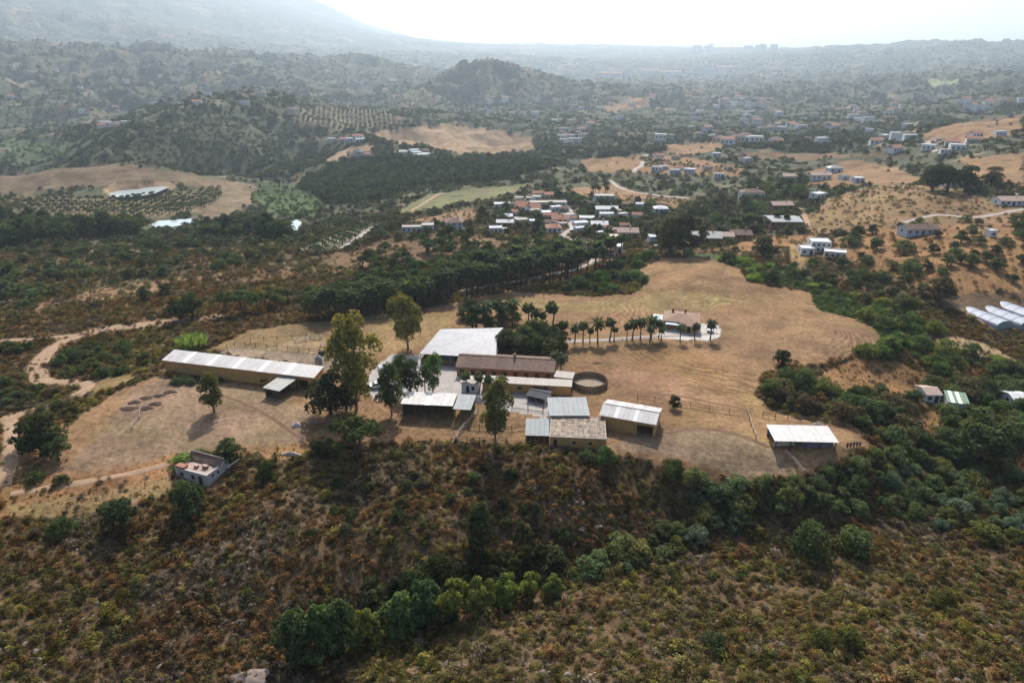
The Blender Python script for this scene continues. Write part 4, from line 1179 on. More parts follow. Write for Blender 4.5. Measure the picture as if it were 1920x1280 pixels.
# dark manure heaps in the left paddock, rocks, stones
def heap(px, py, wpx, hpx, label, m=MANURE, name='manure_heap', cat='manure heap', group='dark manure heaps in the left paddock', hm_=.45, seed=0):
    p = g1(px, py); D = np.linalg.norm(p - np.array([0, 0, CAM_H]))
    rx = wpx * D / FPX / 2; ry = hpx * D / FPX / .48 / 2
    b = MB(); K, J = 14, 5
    for j in range(J):
        f = j / (J - 1)
        for k in range(K):
            a = 2*math.pi*k/K
            w = 1 + .16 * math.sin(3*a + seed) + .1 * math.sin(5*a + 2*seed)
            rr = (1 - f) ** .6
            b.v.append((rx*w*rr*math.cos(a), ry*w*rr*math.sin(a), hm_ * (f ** .8) * (1 + .1*math.sin(4*a+seed)) - .05))
    for j in range(J-1):
        for k in range(K):
            b.f.append((j*K+k, j*K+(k+1)%K, (j+1)*K+(k+1)%K, (j+1)*K+k))
    o = b.build(name, m, None, True); o.location = (p[0], p[1], p[2])
    return tag(o, label, cat, group)
ORD_H = ['the frontmost left one by the pale rail','the frontmost one on the right','the left one of the second pair','the right one of the second pair','the broad one in the middle','the one right of the broad middle one','the last one of the slanting row','the left one of the three by the barn','the right one of the three by the barn','the rearmost one by the barn']
for i, (x, y, w, hh) in enumerate([(242,766,34,8),(275,765,24,8),(253,754,24,8),(292,757,24,8),(275,746,24,8),(298,742,20,6),(318,735,24,8),(346,719,20,5),(369,718,16,4),(372,708,18,5)]):
    heap(x, y, w, hh, 'dark manure heap in the left paddock, ' + ORD_H[i], seed=i * 1.3)
heap(555, 797, 18, 9, 'pale boulder lying in the dry paddock left of the tall eucalyptus', STONE, 'boulder', 'boulder', None, .9, 2.)
heap(545, 852, 40, 4, 'low pale dry-stone wall stub at the scrub edge', STONE, 'stone_bank', 'stone wall', None, .7, 4.)
heap(612, 843, 14, 6, 'pale stone pile under the two-stemmed pine', STONE, 'stone_pile', 'stones', None, .7, 3.)
heap(1120, 681, 26, 4, 'dark dung patch on the dry field above the round pen', MANURE, 'dung_patch', 'dung', None, .25, 1.)
heap(455, 1270, 90, 18, 'grey bare rock outcrop at the bottom edge', ROCK, 'rock_outcrop', 'rock', None, .8, 5.)
heap(1530, 796, 16, 4, 'pale water trough behind the paddock shelter', CONC, 'water_trough', 'trough', None, .6, .5)
fence([(1588,838),(1612,836)], 'dark feeding rack at the right of the paddock shelter', 1.2, 1.0, (.5, .9), DARKWOOD, .12, 'feeding_rack')

# far houses: one small white house with wall and roof, copied
ORD = 'first second third fourth fifth sixth seventh eighth ninth tenth eleventh twelfth thirteenth fourteenth fifteenth sixteenth seventeenth eighteenth nineteenth'.split()
def word(k):
    if k < 19: return ORD[k]
    t, u = divmod(k + 1, 10)
    return ('twentieth', 'thirtieth', 'fortieth', 'fiftieth', 'sixtieth')[t - 2] if u == 0 else ('twenty', 'thirty', 'forty', 'fifty', 'sixty')[t - 2] + '-' + ORD[u - 1]
def ordinal(i, n):
    if i == 0: return 'leftmost of its group'
    if i == n - 1: return 'rightmost of its group'
    return '%s from the %s' % ((word(i), 'left') if i <= n // 2 else (word(n - 1 - i), 'right'))
def far_protos():
    out = []
    for wm, rm, k in ((WHITE, TILE_RED, 'gable'), (WHITE, WHITE, 'flat'), (CREAM, TILE, 'hip'), (WHITE, CONC, 'flat')):
        t = bpy.data.objects.new('tmp', None)
        wme = MB().box(-5, 5, -3.5, 3.5, -3, 4).mesh('wall', wm)
        r = tile_roof(None, 10, 7, 4.02, k, rm, 1.7); rme = r.data; bpy.data.objects.remove(r)
        wi = MB()
        for x in (-3.2, 0, 3.2): wi.box(x-.6, x+.6, -3.56, -3.45, 1.2, 2.8)
        out.append((wme, rme, None))
        bpy.data.objects.remove(t)
    return out
FP = far_protos()
_wmesh = MB().box(-.6, .6, -.06, .06, 0, 1.6).mesh('window', GLASS)
def far_cluster(n, x0, x1, y0, y1, label, group, seed, smin=.7, smax=1.3, name='house', win=False, wide=1.0):
    rg = random.Random(seed)
    for i_, (px, py) in enumerate(sorted((rg.uniform(x0, x1), rg.uniform(y0, y1)) for _ in range(n))):
        p = g1(px, py)
        wme, rme, _x = FP[rg.choice((0, 1, 2, 3))]
        s = rg.uniform(smin, smax)
        t = thing(name, label + ', ' + ordinal(i_, n), 'house', (p[0], p[1], p[2] - .3), rg.uniform(-.5, .5), group)
        t.scale = (s * wide, s, s)
        link('wall', wme, t); link('roof', rme, t)
        if win:
            for x in (-3.2, 0, 3.2): link('window', _wmesh, t, (x, -3.52, 1.2))
        AVOID.append((p[0], p[1], 8*s, 0, 7*s, 6*s))
far_cluster(14, 1052, 1098, 246, 272, 'white house of the tight cluster left of the far town', 'white houses clustered left of the far town', 1, .8, 1.4, win=True)
far_cluster(46, 1285, 1445, 184, 203, 'white house in the long white row of the far town', 'long row of white houses in the far town', 2, 1.0, 1.7)
far_cluster(44, 1235, 1490, 210, 270, 'pale house among the trees of the far town', 'pale houses among the trees of the far town', 3, .9, 1.6, win=True)
far_cluster(28, 1490, 1720, 195, 272, 'pale house on the plain right of the far town', 'pale houses right of the far town', 4, .9, 1.6)
far_cluster(10, 755, 802, 284, 298, 'white house on the brow below the pale field', 'white houses on the brow below the pale field', 5, .7, 1.1, win=True)
far_cluster(8, 622, 690, 256, 270, 'pale house left of the pale field', 'pale houses left of the pale field', 6, .8, 1.2, win=True)
far_cluster(8, 655, 700, 286, 294, 'white shed on the slope under the pale field', 'white sheds on the slope under the pale field', 16, .6, .9)
far_cluster(26, 900, 1230, 180, 240, 'pale house between the wooded hill and the far town', 'pale houses near the wooded hill', 7, 1.0, 1.7)
far_cluster(12, 1800, 1915, 185, 205, 'pale house on the far right ridge', 'pale houses on the far right ridge', 8, 1.0, 1.6)
far_cluster(12, 1640, 1900, 250, 290, 'pale house on the slope at the right', 'pale houses on the right slope', 9, .7, 1.1, win=True)
far_cluster(48, 20, 560, 110, 215, 'tiny white house scattered on the hazy hillside at the left', 'white houses on the hazy left hillside', 10, .8, 1.4)
far_cluster(7, 190, 240, 226, 244, 'white house of the cluster on the dark lower left hillside', 'white cluster on the lower left hillside', 11, .9, 1.4)
far_cluster(20, 1130, 1400, 133, 146, 'long pale shed on the hazy far plain', 'pale sheds on the hazy far plain', 12, 3.0, 5.0, 'warehouse', wide=2.5)
far_cluster(14, 1280, 1460, 84, 97, 'tall pale block on the hazy skyline', 'pale blocks on the hazy skyline', 13, 6.0, 11.0, 'tower_block', wide=.6)
far_cluster(14, 1210, 1420, 285, 335, 'small pale house in the orchard strip behind the hamlet', 'small houses behind the hamlet', 14, .6, .9, win=True)
far_cluster(9, 960, 1010, 368, 400, 'small pale outbuilding crowded at the upper left of the hamlet', 'outbuildings of the hamlet', 15, .5, .75)
far_cluster(22, 940, 1110, 376, 436, 'small white house packed along the street of the hamlet', 'small white houses along the hamlet street', 18, .45, .75, win=True)
far_cluster(9, 1070, 1200, 395, 440, 'small pale outbuilding among the trees of the hamlet', 'outbuildings among the hamlet trees', 17, .4, .6)

# ------------------------------------------------------------------ plants: prototypes
def leaf_quads(rs, cents, rads, n, size, out, flat=0.0, shell=0.72, elong=1.0):
    """n leaf sprays spread over the shells of the clumps; appends to out (verts, faces)"""
    vol = np.array([r[0] * r[1] + r[0] * r[2] for r in rads]); cnt = np.maximum(3, (n * vol / vol.sum()).astype(int))
    for c, r, k in zip(cents, rads, cnt):
        d = rs.normal(size=(k, 3)); d /= np.linalg.norm(d, axis=1)[:, None]
        d[:, 2] = np.where(d[:, 2] < -0.35, -d[:, 2] * 0.6, d[:, 2])
        rr = shell + (1.06 - shell) * rs.rand(k) ** 0.6
        p = np.array(c) + d * np.array(r) * rr[:, None]
        nrm = d / np.array(r); nrm /= np.linalg.norm(nrm, axis=1)[:, None]
        nrm = nrm + rs.normal(size=(k, 3)) * 0.55; nrm[:, 2] += flat
        nrm /= np.linalg.norm(nrm, axis=1)[:, None]
        a = np.cross(nrm, rs.normal(size=(k, 3))); a /= np.linalg.norm(a, axis=1)[:, None] + 1e-9
        b = np.cross(nrm, a)
        s = size * (0.6 + 0.8 * rs.rand(k))[:, None]
        i0 = sum(len(x) for x in out[0])
        q = np.stack([p - a * s * .5 * elong, p - b * s * .38 + nrm * s * .12, p + a * s * .5 * elong, p + b * s * .38 + nrm * s * .12], 1).reshape(-1, 3)
        out[0].append(q)
        out[1].append(i0 + np.arange(k * 4).reshape(k, 4))

def leaf_mesh(name, out, m):
    v = np.concatenate(out[0]); f = np.concatenate(out[1]).astype(np.int32)
    me = bpy.data.meshes.new(name)
    me.vertices.add(len(v)); me.vertices.foreach_set('co', v.ravel())
    me.loops.add(f.size); me.loops.foreach_set('vertex_index', f.ravel())
    me.polygons.add(len(f)); me.polygons.foreach_set('loop_start', (np.arange(len(f)) * 4).astype(np.int32))
    me.update(calc_edges=True); me.materials.append(m)
    return me

def crown_spec(kind, rs):
    """unit-height plants: clump centres and radii"""
    C_, R_ = [], []
    def ring(n, rad, zf, r0, r1, flat=.85):
        for k in range(n):
            a = 2.4 * k + rs.rand() * .8; q = rad * math.sqrt((k + .3) / n) * (.8 + .4 * rs.rand())
            s = r0 + (r1 - r0) * rs.rand()
            C_.append((q * math.cos(a), q * math.sin(a), zf(q, rs.rand()))); R_.append((s, s * (.8 + .4 * rs.rand()), s * flat))
    if kind == 'pine':
        ring(14, .34, lambda q, u: .86 - .75 * q * q / .34 - .12 * u, .09, .16, .75)
        ring(5, .2, lambda q, u: .56 + .1 * u, .09, .13, .7)
    elif kind == 'oak':
        ring(16, .33, lambda q, u: .86 - .95 * q * q / .33 - .25 * u, .10, .19)
        ring(8, .36, lambda q, u: .22 + .18 * u, .11, .18)
    elif kind == 'olive':
        ring(7, .26, lambda q, u: .60 + .25 * u, .16, .24, .9)
    elif kind == 'eucalyptus':
        for k in range(26):
            f = k / 25; a = 2.4 * k + rs.rand(); q = (.03 + .21 * math.sin(math.pi * (.12 + .8 * f))) * (.35 + .85 * rs.rand())
            s = .065 + .065 * rs.rand(); C_.append((q * math.cos(a), q * math.sin(a), .24 + .70 * f + .03 * rs.randn())); R_.append((s, s, s * (.9 + .6 * rs.rand())))
    elif kind == 'oval':
        for k in range(22):
            f = k / 21; a = 2.4 * k + rs.rand(); q = .17 * math.sin(math.pi * (.08 + .86 * f)) * (.5 + .7 * rs.rand()); s = .075 + .05 * rs.rand()
            C_.append((q * math.cos(a), q * math.sin(a), .20 + .72 * f)); R_.append((s, s, s * 1.2))
    elif kind == 'bush':
        ring(14, .50, lambda q, u: .78 - 1.1 * q * q / .5 - .22 * u, .15, .27, .9)
        ring(5, .52, lambda q, u: .18 + .1 * u, .15, .22, .8)
    elif kind == 'willow':
        ring(22, .30, lambda q, u: .18 + .72 * u * (1 - q), .08, .15, 1.35)
        C_.append((0, 0, .86)); R_.append((.12, .12, .14))
    return C_, R_

NLEAF = {'pine': (2200, .050), 'oak': (2600, .056), 'olive': (700, .085), 'eucalyptus': (6000, .030), 'oval': (3600, .038), 'bush': (1700, .075), 'willow': (3200, .048)}
PROTO = {}
def make_proto(kind, k):
    rs = np.random.RandomState(hash_(kind) + k * 17)
    C_, R_ = crown_spec(kind, rs)
    n, s = NLEAF[kind]
    out = ([], [])
    leaf_quads(rs, C_, R_, n, s, out, flat=.35 if kind in ('pine', 'oak') else .15, elong=1.25 if kind in ('eucalyptus', 'willow') else 1.0)
    crown = leaf_mesh('crown', out, LEAF)
    b = MB()
    top = max(c[2] for c in C_) * .9
    lean = rs.randn(2) * .02
    rt = {'pine': .022, 'oak': .035, 'olive': .05, 'eucalyptus': .018, 'oval': .022, 'bush': .03, 'willow': .022}[kind]
    st = [(0, 0, -.06), (lean[0], lean[1], top * .35), (lean[0] * 2, lean[1] * 2, top * .7), (lean[0] * 2.5, lean[1] * 2.5, top)]
    b.tube(st, [rt * 1.25, rt, rt * .7, rt * .25], 7)
    if kind == 'pine' and k == 1:
        b.tube([(.05, .02, -.06), (.09, .03, .4), (.13, .05, .8)], [rt, rt * .85, rt * .4], 6)
    for c in C_[::3]:
        z0 = max(.08, c[2] - .28); f = z0 / top
        b.tube([(lean[0] * 2 * f, lean[1] * 2 * f, z0), (c[0] * .6, c[1] * .6, c[2] - .08), (c[0], c[1], c[2] + .02)], [rt * .5, rt * .32, rt * .1], 5, cap=False)
    trunk = b.mesh('trunk', BARK_PALE if kind in ('eucalyptus', 'oval') else BARK, True)
    return trunk, crown
def hash_(s):
    return sum((i + 1) * ord(c) for i, c in enumerate(s)) % 9973
for kd in NLEAF:
    PROTO[kd] = [make_proto(kd, k) for k in range(4)]

def palm_proto(k, fan):
    rs = np.random.RandomState(300 + k)
    v, f = [], []
    nf = 34
    for i in range(nf):
        a = 2.4 * i + rs.rand() * .4; el = math.radians(70 - 115 * (i / nf) + rs.uniform(-8, 8))
        L = (.36 if not fan else .24) * (.85 + .3 * rs.rand()); w = (.05 if not fan else .10)
        ca, sa = math.cos(a), math.sin(a)
        pts = []
        x, z, e = 0.0, .86, el
        for s_ in range(6):
            pts.append((x, z)); x += L / 5 * math.cos(e); z += L / 5 * math.sin(e); e -= .30 if not fan else .14
        for s_ in range(6):
            ww = w * (math.sin(math.pi * (.12 + .80 * s_ / 5)))
            r_, z_ = pts[s_]
            v += [(r_ * ca - ww * sa, r_ * sa + ww * ca, z_ - ww * .55), (r_ * ca, r_ * sa, z_), (r_ * ca + ww * sa, r_ * sa - ww * ca, z_ - ww * .55)]
        i0 = len(v) - 18
        for s_ in range(5):
            q = i0 + 3 * s_
            f += [(q, q+1, q+4, q+3), (q+1, q+2, q+5, q+4)]
    me = bpy.data.meshes.new('crown'); me.from_pydata(v, [], f); me.update(); me.materials.append(LEAF)
    b = MB(); le = rs.randn(2) * .015
    b.tube([(0, 0, -.05), (le[0], le[1], .3), (le[0] * 1.6, le[1] * 1.6, .6), (le[0] * .5, le[1] * .5, .86)], [.034, .026, .022, .026], 8)
    tr = b.mesh('trunk', BARK, True)
    sk = MB(); sk.tube([(0, 0, .70), (0, 0, .78), (0, 0, .87)], [.025, .05, .035], 8)
    return tr, me, sk.mesh('dead_frond_skirt', mat('dead_fronds', (.16, .11, .065), .95, .3, 3.))
PALM = [palm_proto(k, k % 2 == 1) for k in range(4)]

def reed_proto(k, m):
    rs = np.random.RandomState(500 + k); v, f = [], []
    for i in range(420):
        r_ = .55 * math.sqrt(rs.rand()); a = rs.rand() * 6.28; h = (1 - .45 * r_) * (.7 + .35 * rs.rand())
        x, y = r_ * math.cos(a), r_ * math.sin(a); b2 = rs.rand() * 6.28; w = .035
        lx, ly = x * .35 + rs.randn() * .06, y * .35 + rs.randn() * .06
        i0 = len(v)
        v += [(x - w * math.cos(b2), y - w * math.sin(b2), 0), (x + w * math.cos(b2), y + w * math.sin(b2), 0), (x + lx * .5 + w * math.cos(b2), y + ly * .5 + w * math.sin(b2), h * .6), (x + lx * .5 - w * math.cos(b2), y + ly * .5 - w * math.sin(b2), h * .6),
              (x + lx * 1.3, y + ly * 1.3, h)]
        f += [(i0, i0+1, i0+2, i0+3), (i0+3, i0+2, i0+4)]
    me = bpy.data.meshes.new('reeds'); me.from_pydata(v, [], f); me.update(); me.materials.append(m)
    return me
REED = [reed_proto(k, LEAF) for k in range(3)]

T_PINE = (.058, .076, .030); T_OAK = (.058, .076, .032); T_BUSH = (.070, .095, .040); T_EUC = (.135, .130, .042); T_OLIVE = (.070, .086, .048)
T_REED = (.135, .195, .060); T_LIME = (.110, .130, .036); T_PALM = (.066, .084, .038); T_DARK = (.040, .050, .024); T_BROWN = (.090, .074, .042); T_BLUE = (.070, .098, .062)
RG = random.Random(11)
def jit(c, a=.22):
    s = 1.34 * (1 + RG.uniform(-a, a))
    return (c[0] * s * (1 + RG.uniform(-.1, .1)), c[1] * s, c[2] * s * (1 + RG.uniform(-.1, .1)), 1)

def blocked(x, y, pad=0.0):
    for a in AVOID:
        dx, dy = x - a[0], y - a[1]
        if dx*dx + dy*dy < (a[2] + pad)**2:
            c, s = math.cos(-a[3]), math.sin(-a[3])
            if abs(dx*c - dy*s) < a[4] + pad and abs(dx*s + dy*c) < a[5] + pad: return True
    return False

TREE_NAME = {'pine': 'pine_tree', 'oak': 'oak_tree', 'olive': 'olive_tree', 'eucalyptus': 'eucalyptus_tree', 'oval': 'oval_tree', 'bush': 'bush', 'willow': 'willow_tree'}
def plant(kind, x, y, h, tint, label, group=None, wide=1.0, var=None, name=None):
    z = float(hgt(x, y))
    k = RG.randrange(4) if var is None else var
    rz = RG.uniform(0, 6.28)
    if kind == 'reed':
        o = link('reed_clump', REED[k % 3], None, (x, y, z - .1), rz, (h * wide, h * wide, h)); o.color = jit(tint)
        return tag(o, label, 'reeds', group)
    if kind == 'palm':
        t = thing('palm_tree', label, 'palm', (x, y, z), rz, group); t.scale = (h * wide, h * wide, h)
        tr, cr, sk = PALM[k]
        link('trunk', tr, t); c = link('crown', cr, t); c.color = jit(tint)
        if k % 2: link('dead_frond_skirt', sk, t)
        return t
    t = thing(name or TREE_NAME[kind], label, 'bush' if kind == 'bush' else 'tree', (x, y, z - .05), rz, group)
    t.scale = (h * wide, h * wide, h)
    tr, cr = PROTO[kind][k]
    link('trunk', tr, t); c = link('crown', cr, t); c.color = jit(tint)
    return t

def plant_px(kind, px, py, top, tint, label, group=None, wide=1.0, var=None, name=None):
    p = g1(px, py)
    az, s = ray(px, top)
    h = CAM_H + float(s) * math.hypot(p[0], p[1]) - p[2]
    return plant(kind, p[0], p[1], max(h, .6), tint, label, group, wide, var, name)

def grid_idx(x, y):
    a = np.clip(np.round(_col(np.arctan2(x, y))).astype(int), 0, NA - 1); l = np.clip(np.round((np.log(np.hypot(x, y)) - L0) / (L1 - L0) * (NR - 1)).astype(int), 0, NR - 1)
    return a, l
# road mask on the grid, so that plants keep off the tracks
ROADM = np.zeros((NA, NR), bool)
for ob in list(COL.objects):
    if ob.get('kind') == 'structure' and ob.name.split('.')[0] not in ('terrain',):
        vv = np.array([v.co[:] for v in ob.data.vertices])
        a, l = grid_idx(vv[:, 0], vv[:, 1]); ROADM[a, l] = True
        if 'pond' in ob.name or 'river' in ob.name: ROADM |= polar_mask(np.arctan2(vv[1:, 0], vv[1:, 1]), np.log(np.hypot(vv[1:, 0], vv[1:, 1])), 0, 0)
ROADW = ROADM.copy()
for _s in range(3):
    ROADW[1:] |= ROADW[:-1]; ROADW[:-1] |= ROADW[1:]
for _s in range(2):
    ROADW[:, 1:] |= ROADW[:, :-1]; ROADW[:, :-1] |= ROADW[:, 1:]
def on_road(x, y):
    a, l = grid_idx(np.array([x]), np.array([y]))
    return bool(ROADW[a[0], l[0]])

# ------------------------------------------------------------------ single trees that stand out
FT = [
 ('eucalyptus',668,768,602,T_EUC,'tallest eucalyptus, left of the farm yard',.88),
 ('eucalyptus',765,655,552,T_EUC,'tall yellow-green eucalyptus left of the riding hall',.95),
 ('eucalyptus',930,834,722,T_EUC,'slender eucalyptus in the small paddock in front of the yard',.85),
 ('eucalyptus',735,778,690,(.075,.095,.035),'green eucalyptus at the left end of the hay store',.95),
 ('eucalyptus',812,738,664,(.085,.125,.045),'slender light green tree in the middle of the yard',.75),
 ('oak',770,742,668,T_DARK,'dark tree at the left side of the yard',.75),
 ('oak',752,712,660,T_OAK,'dark tree between the car and the riding hall',.7),
 ('oak',620,776,692,T_DARK,'dense dark tree at the foot of the tallest eucalyptus',1.0),
 ('oak',650,770,712,T_DARK,'second dark tree at the foot of the tallest eucalyptus',.9),
 ('oval',402,771,697,(.125,.120,.042),'lone oval tree casting a long shadow in the left paddock',1.15),
 ('pine',668,858,775,T_PINE,'two-stemmed umbrella pine at the scrub edge',1.25),
 ('oak',618,848,818,T_OAK,'small dark tree left of the two-stemmed pine',1.0),
 ('oak',597,850,824,T_OAK,'smaller dark tree next to the one by the two-stemmed pine',1.0),
 ('oak',430,862,820,T_OAK,'round dark tree behind the white farmhouse',1.35),
 ('bush',375,862,838,T_BUSH,'green fig bush behind the roof terrace of the farmhouse',1.3),
 ('bush',340,872,846,T_REED,'bright vine bush at the left corner of the farmhouse',1.3),
 ('oak',357,968,893,T_OAK,'dark round tree in front of the white farmhouse',.95),
 ('oak',228,990,918,T_OAK,'dark round tree left of the farmhouse tree on the slope',.95),
 ('bush',500,892,852,T_OAK,'dark upright bush right of the white farmhouse',.7),
 ('bush',120,1000,964,T_OAK,'dark bush at the left of the slope below the dry grass',1.1),
 ('oak',88,855,768,T_DARK,'large dark tree beside the rutted track at the left',1.05),
 ('oak',58,838,778,T_DARK,'dark tree left of the large one by the rutted track',1.0),
 ('oak',110,862,800,T_OAK,'dark tree right of the large one by the rutted track',1.0),
 ('bush',70,900,878,T_OAK,'low dark bush below the large dark tree by the track',1.4),
 ('bush',115,905,886,T_OAK,'round dark bush on the edge of the left paddock',1.3),
 ('pine',425,588,542,T_PINE,'leftmost umbrella pine of the group above the back paddock',1.15),
 ('pine',455,588,538,T_PINE,'middle umbrella pine of the group above the back paddock',1.2),
 ('pine',484,584,542,T_PINE,'rightmost umbrella pine of the group above the back paddock',1.15),
 ('oak',338,600,552,T_DARK,'dark tree above the bend of the sandy track',1.15),
 ('oak',362,592,545,T_OAK,'taller dark tree right of the one above the track bend',1.0),
 ('oak',272,562,532,T_OAK,'dark tree on the red slope, left one of two',1.0),
 ('oak',312,552,524,T_OAK,'dark tree on the red slope, right one of two',1.0),
 ('bush',233,656,632,T_OAK,'round green bush between track and long barn',1.2),
 ('reed',362,654,620,T_REED,'bright green cane clump behind the long barn',1.1),
 ('bush',505,716,694,T_OAK,'round bush against the front wall of the long barn',1.1),
 ('oak',1264,766,738,T_DARK,'small dark tree on the fence behind the white barn',.9),
 ('oak',1466,686,652,T_DARK,'lone dark tree at the edge of the big field',1.1),
 ('oval',900,1036,945,T_DARK,'dark upright tree on the slope above the ravine',1.05),
 ('bush',1135,866,834,(.055,.085,.028),'round green bush at the corner of the stained barn',1.0),
 ('bush',1100,862,842,T_BUSH,'low green bush in front of the stained barn',1.3),
 ('bush',1260,890,852,T_OAK,'dark bush where the dry field meets the scrub',.95),
 ('oak',1757,564,512,T_BROWN,'broad brownish tree left of the greenhouses',1.3),
 ('oak',1700,590,546,T_OAK,'dark tree below the broad brownish tree',1.15),
 ('oak',1835,858,750,T_OAK,'largest dark tree at the right, below the green shed',1.1),
 ('oak',1780,812,772,T_OAK,'dark tree left of the largest tree at the right',1.2),
 ('eucalyptus',1255,478,408,(.072,.070,.033),'left stem of the big eucalyptus pair by the hamlet',1.5),
 ('eucalyptus',1284,478,402,(.068,.066,.032),'right stem of the big eucalyptus pair by the hamlet',1.5),
 ('oak',1430,480,440,T_DARK,'dark tree above the far corner of the big field',1.15),
 ('oak',1748,358,302,T_DARK,'left tree of the dark row on the right skyline hill',1.1),
 ('oak',1776,360,298,T_DARK,'second tree of the dark row on the right skyline hill',1.05),
 ('oak',1808,358,304,T_DARK,'third tree of the dark row on the right skyline hill',1.1),
 ('oak',1858,350,308,T_BROWN,'brownish tree right of the dark row on the hill',1.1),
 ('bush',1518,1036,968,T_OAK,'tall dark bush on the near slope at the right',.85),
 ('bush',1598,1024,978,T_BUSH,'round dark bush right of the tall one on the near slope',1.15),
 ('bush',1542,1210,1178,(.075,.088,.028),'left one of two small bright bushes on the near slope',.95),
 ('bush',1592,1208,1168,(.070,.082,.028),'right one of two small bright bushes on the near slope',.95),
 ('bush',1765,1130,1098,(.085,.085,.025),'yellowish bush at the right of the near slope',1.1),
 ('bush',1340,1214,1184,T_OAK,'low dark bush on the near slope',1.2),
 ('willow',560,1246,1142,T_OAK,'dark tree deepest in the ravine at the left',.8),
 ('willow',602,1236,1132,(.060,.100,.035),'dark green tree in the ravine next to the deepest one',.75),
 ('willow',645,1222,1124,T_OAK,'dark tree of the ravine left of the bright round one',.75),
 ('willow',692,1208,1142,T_LIME,'bright yellow-green round tree in the ravine',.95),
 ('willow',752,1188,1112,(.075,.110,.045),'grey-green tree in the ravine right of the bright one',.95),
 ('willow',800,1170,1086,(.050,.080,.032),'dark green tree in the middle of the ravine row',.85),
 ('willow',848,1158,1084,T_LIME,'yellow-green tree in the middle of the ravine row',.9),
 ('willow',895,1146,1080,T_LIME,'broad yellow-green tree right of the middle of the ravine row',.95),
 ('willow',945,1134,1074,(.095,.125,.032),'green tree in the right half of the ravine row',.95),
 ('willow',990,1120,1072,(.105,.130,.032),'second last green tree of the ravine row',1.0),
 ('willow',1038,1112,1078,(.095,.120,.035),'last low green tree of the ravine row at the right',1.2),
]
for kd, px, py, top, tint, lb, wd in FT:
    plant_px(kd, px, py, top, tint, lb, None, wd, var=1 if lb.startswith('two-stemmed') else None)

# palms in rows
def palm_row(pts, n, hm, label, group, jx=2.0, wide=1.0, seed=1, extra=()):
    rg = random.Random(seed); P_ = np.array(pts, float)
    sl = np.concatenate([[0], np.cumsum(np.hypot(*np.diff(P_, axis=0).T))])
    pos = sorted((np.interp(sl[-1] * (i + .5) / n, sl, P_[:, 0]) + rg.uniform(-jx, jx), np.interp(sl[-1] * (i + .5) / n, sl, P_[:, 1]) + rg.uniform(-1.5, 1.5)) for i in range(n))
    pos = sorted(pos + list(extra))
    for i, (x, y) in enumerate(pos):
        p = g1(x, y)
        plant('palm', p[0], p[1], hm * rg.uniform(.68, 1.25), T_PALM, label + ', ' + ordinal(i, len(pos)), group, wide)
palm_row([(985,648),(1060,645),(1150,640),(1245,634)], 16, 5.6, 'small palm on the far side of the drive to the bungalow', 'palms along the drive', 4, 1.1, 1)
palm_row([(1200,642),(1250,640),(1345,636)], 5, 5.4, 'small palm on the near side of the drive by the bungalow', 'palms along the drive', 4, 1.1, 2)
palm_row([(890,618),(940,612),(1000,618),(1040,622)], 9, 7.5, 'taller palm behind the riding hall', 'palms behind the riding hall', 8, 1.1, 3)
palm_row([(600,604),(680,592),(760,580),(850,562)], 26, 8.5, 'tall dark palm of the avenue left of the bright path', 'palms of the shaded avenue', 5, 1.15, 4)
palm_row([(870,556),(960,540),(1040,528),(1110,512),(1140,498)], 30, 9.5, 'tall dark palm of the avenue right of the bright path', 'palms of the shaded avenue', 5, 1.1, 5)
palm_row([(880,536),(960,522),(1040,508),(1090,496)], 18, 10.0, 'tall palm in the rear row of the avenue', 'palms of the shaded avenue', 5, 1.1, 6)
palm_row([(1115,470),(1170,482)], 6, 7.0, 'palm in front of the large pink house', 'palms by the large pink house', 4, 1.1, 7)
palm_row([(1110,368),(1140,368)], 5, 8.5, 'palm behind the pale villa', 'palms behind the pale villa', 3, 1.1, 8)
palm_row([(1448,424),(1480,424)], 3, 6.0, 'palm in front of the large grey hall', 'palms at the large grey hall', 2, 1.3, 9)
palm_row([(1368,440),(1440,432)], 10, 7.0, 'palm between the brown house and the large grey hall', 'palms by the brown house', 4, 1.2, 10)
palm_row([(1398,362),(1420,362)], 2, 10.0, 'tall palm behind the arcade villa', 'palms behind the arcade villa', 3, 1.0, 11)
palm_row([(862,732),(905,738),(955,742)], 4, 4.6, 'small palm in front of the low range', 'palms in front of the low range', 4, 1.2, 12)
plant_px('palm', 797, 738, 690, T_PALM, 'tall thin palm standing in the middle of the yard', None, .7)
palm_row([(1040,690),(1055,700)], 2, 6.0, 'palm behind the right end of the stable row', 'palms behind the stable row', 3, 1.2, 14)

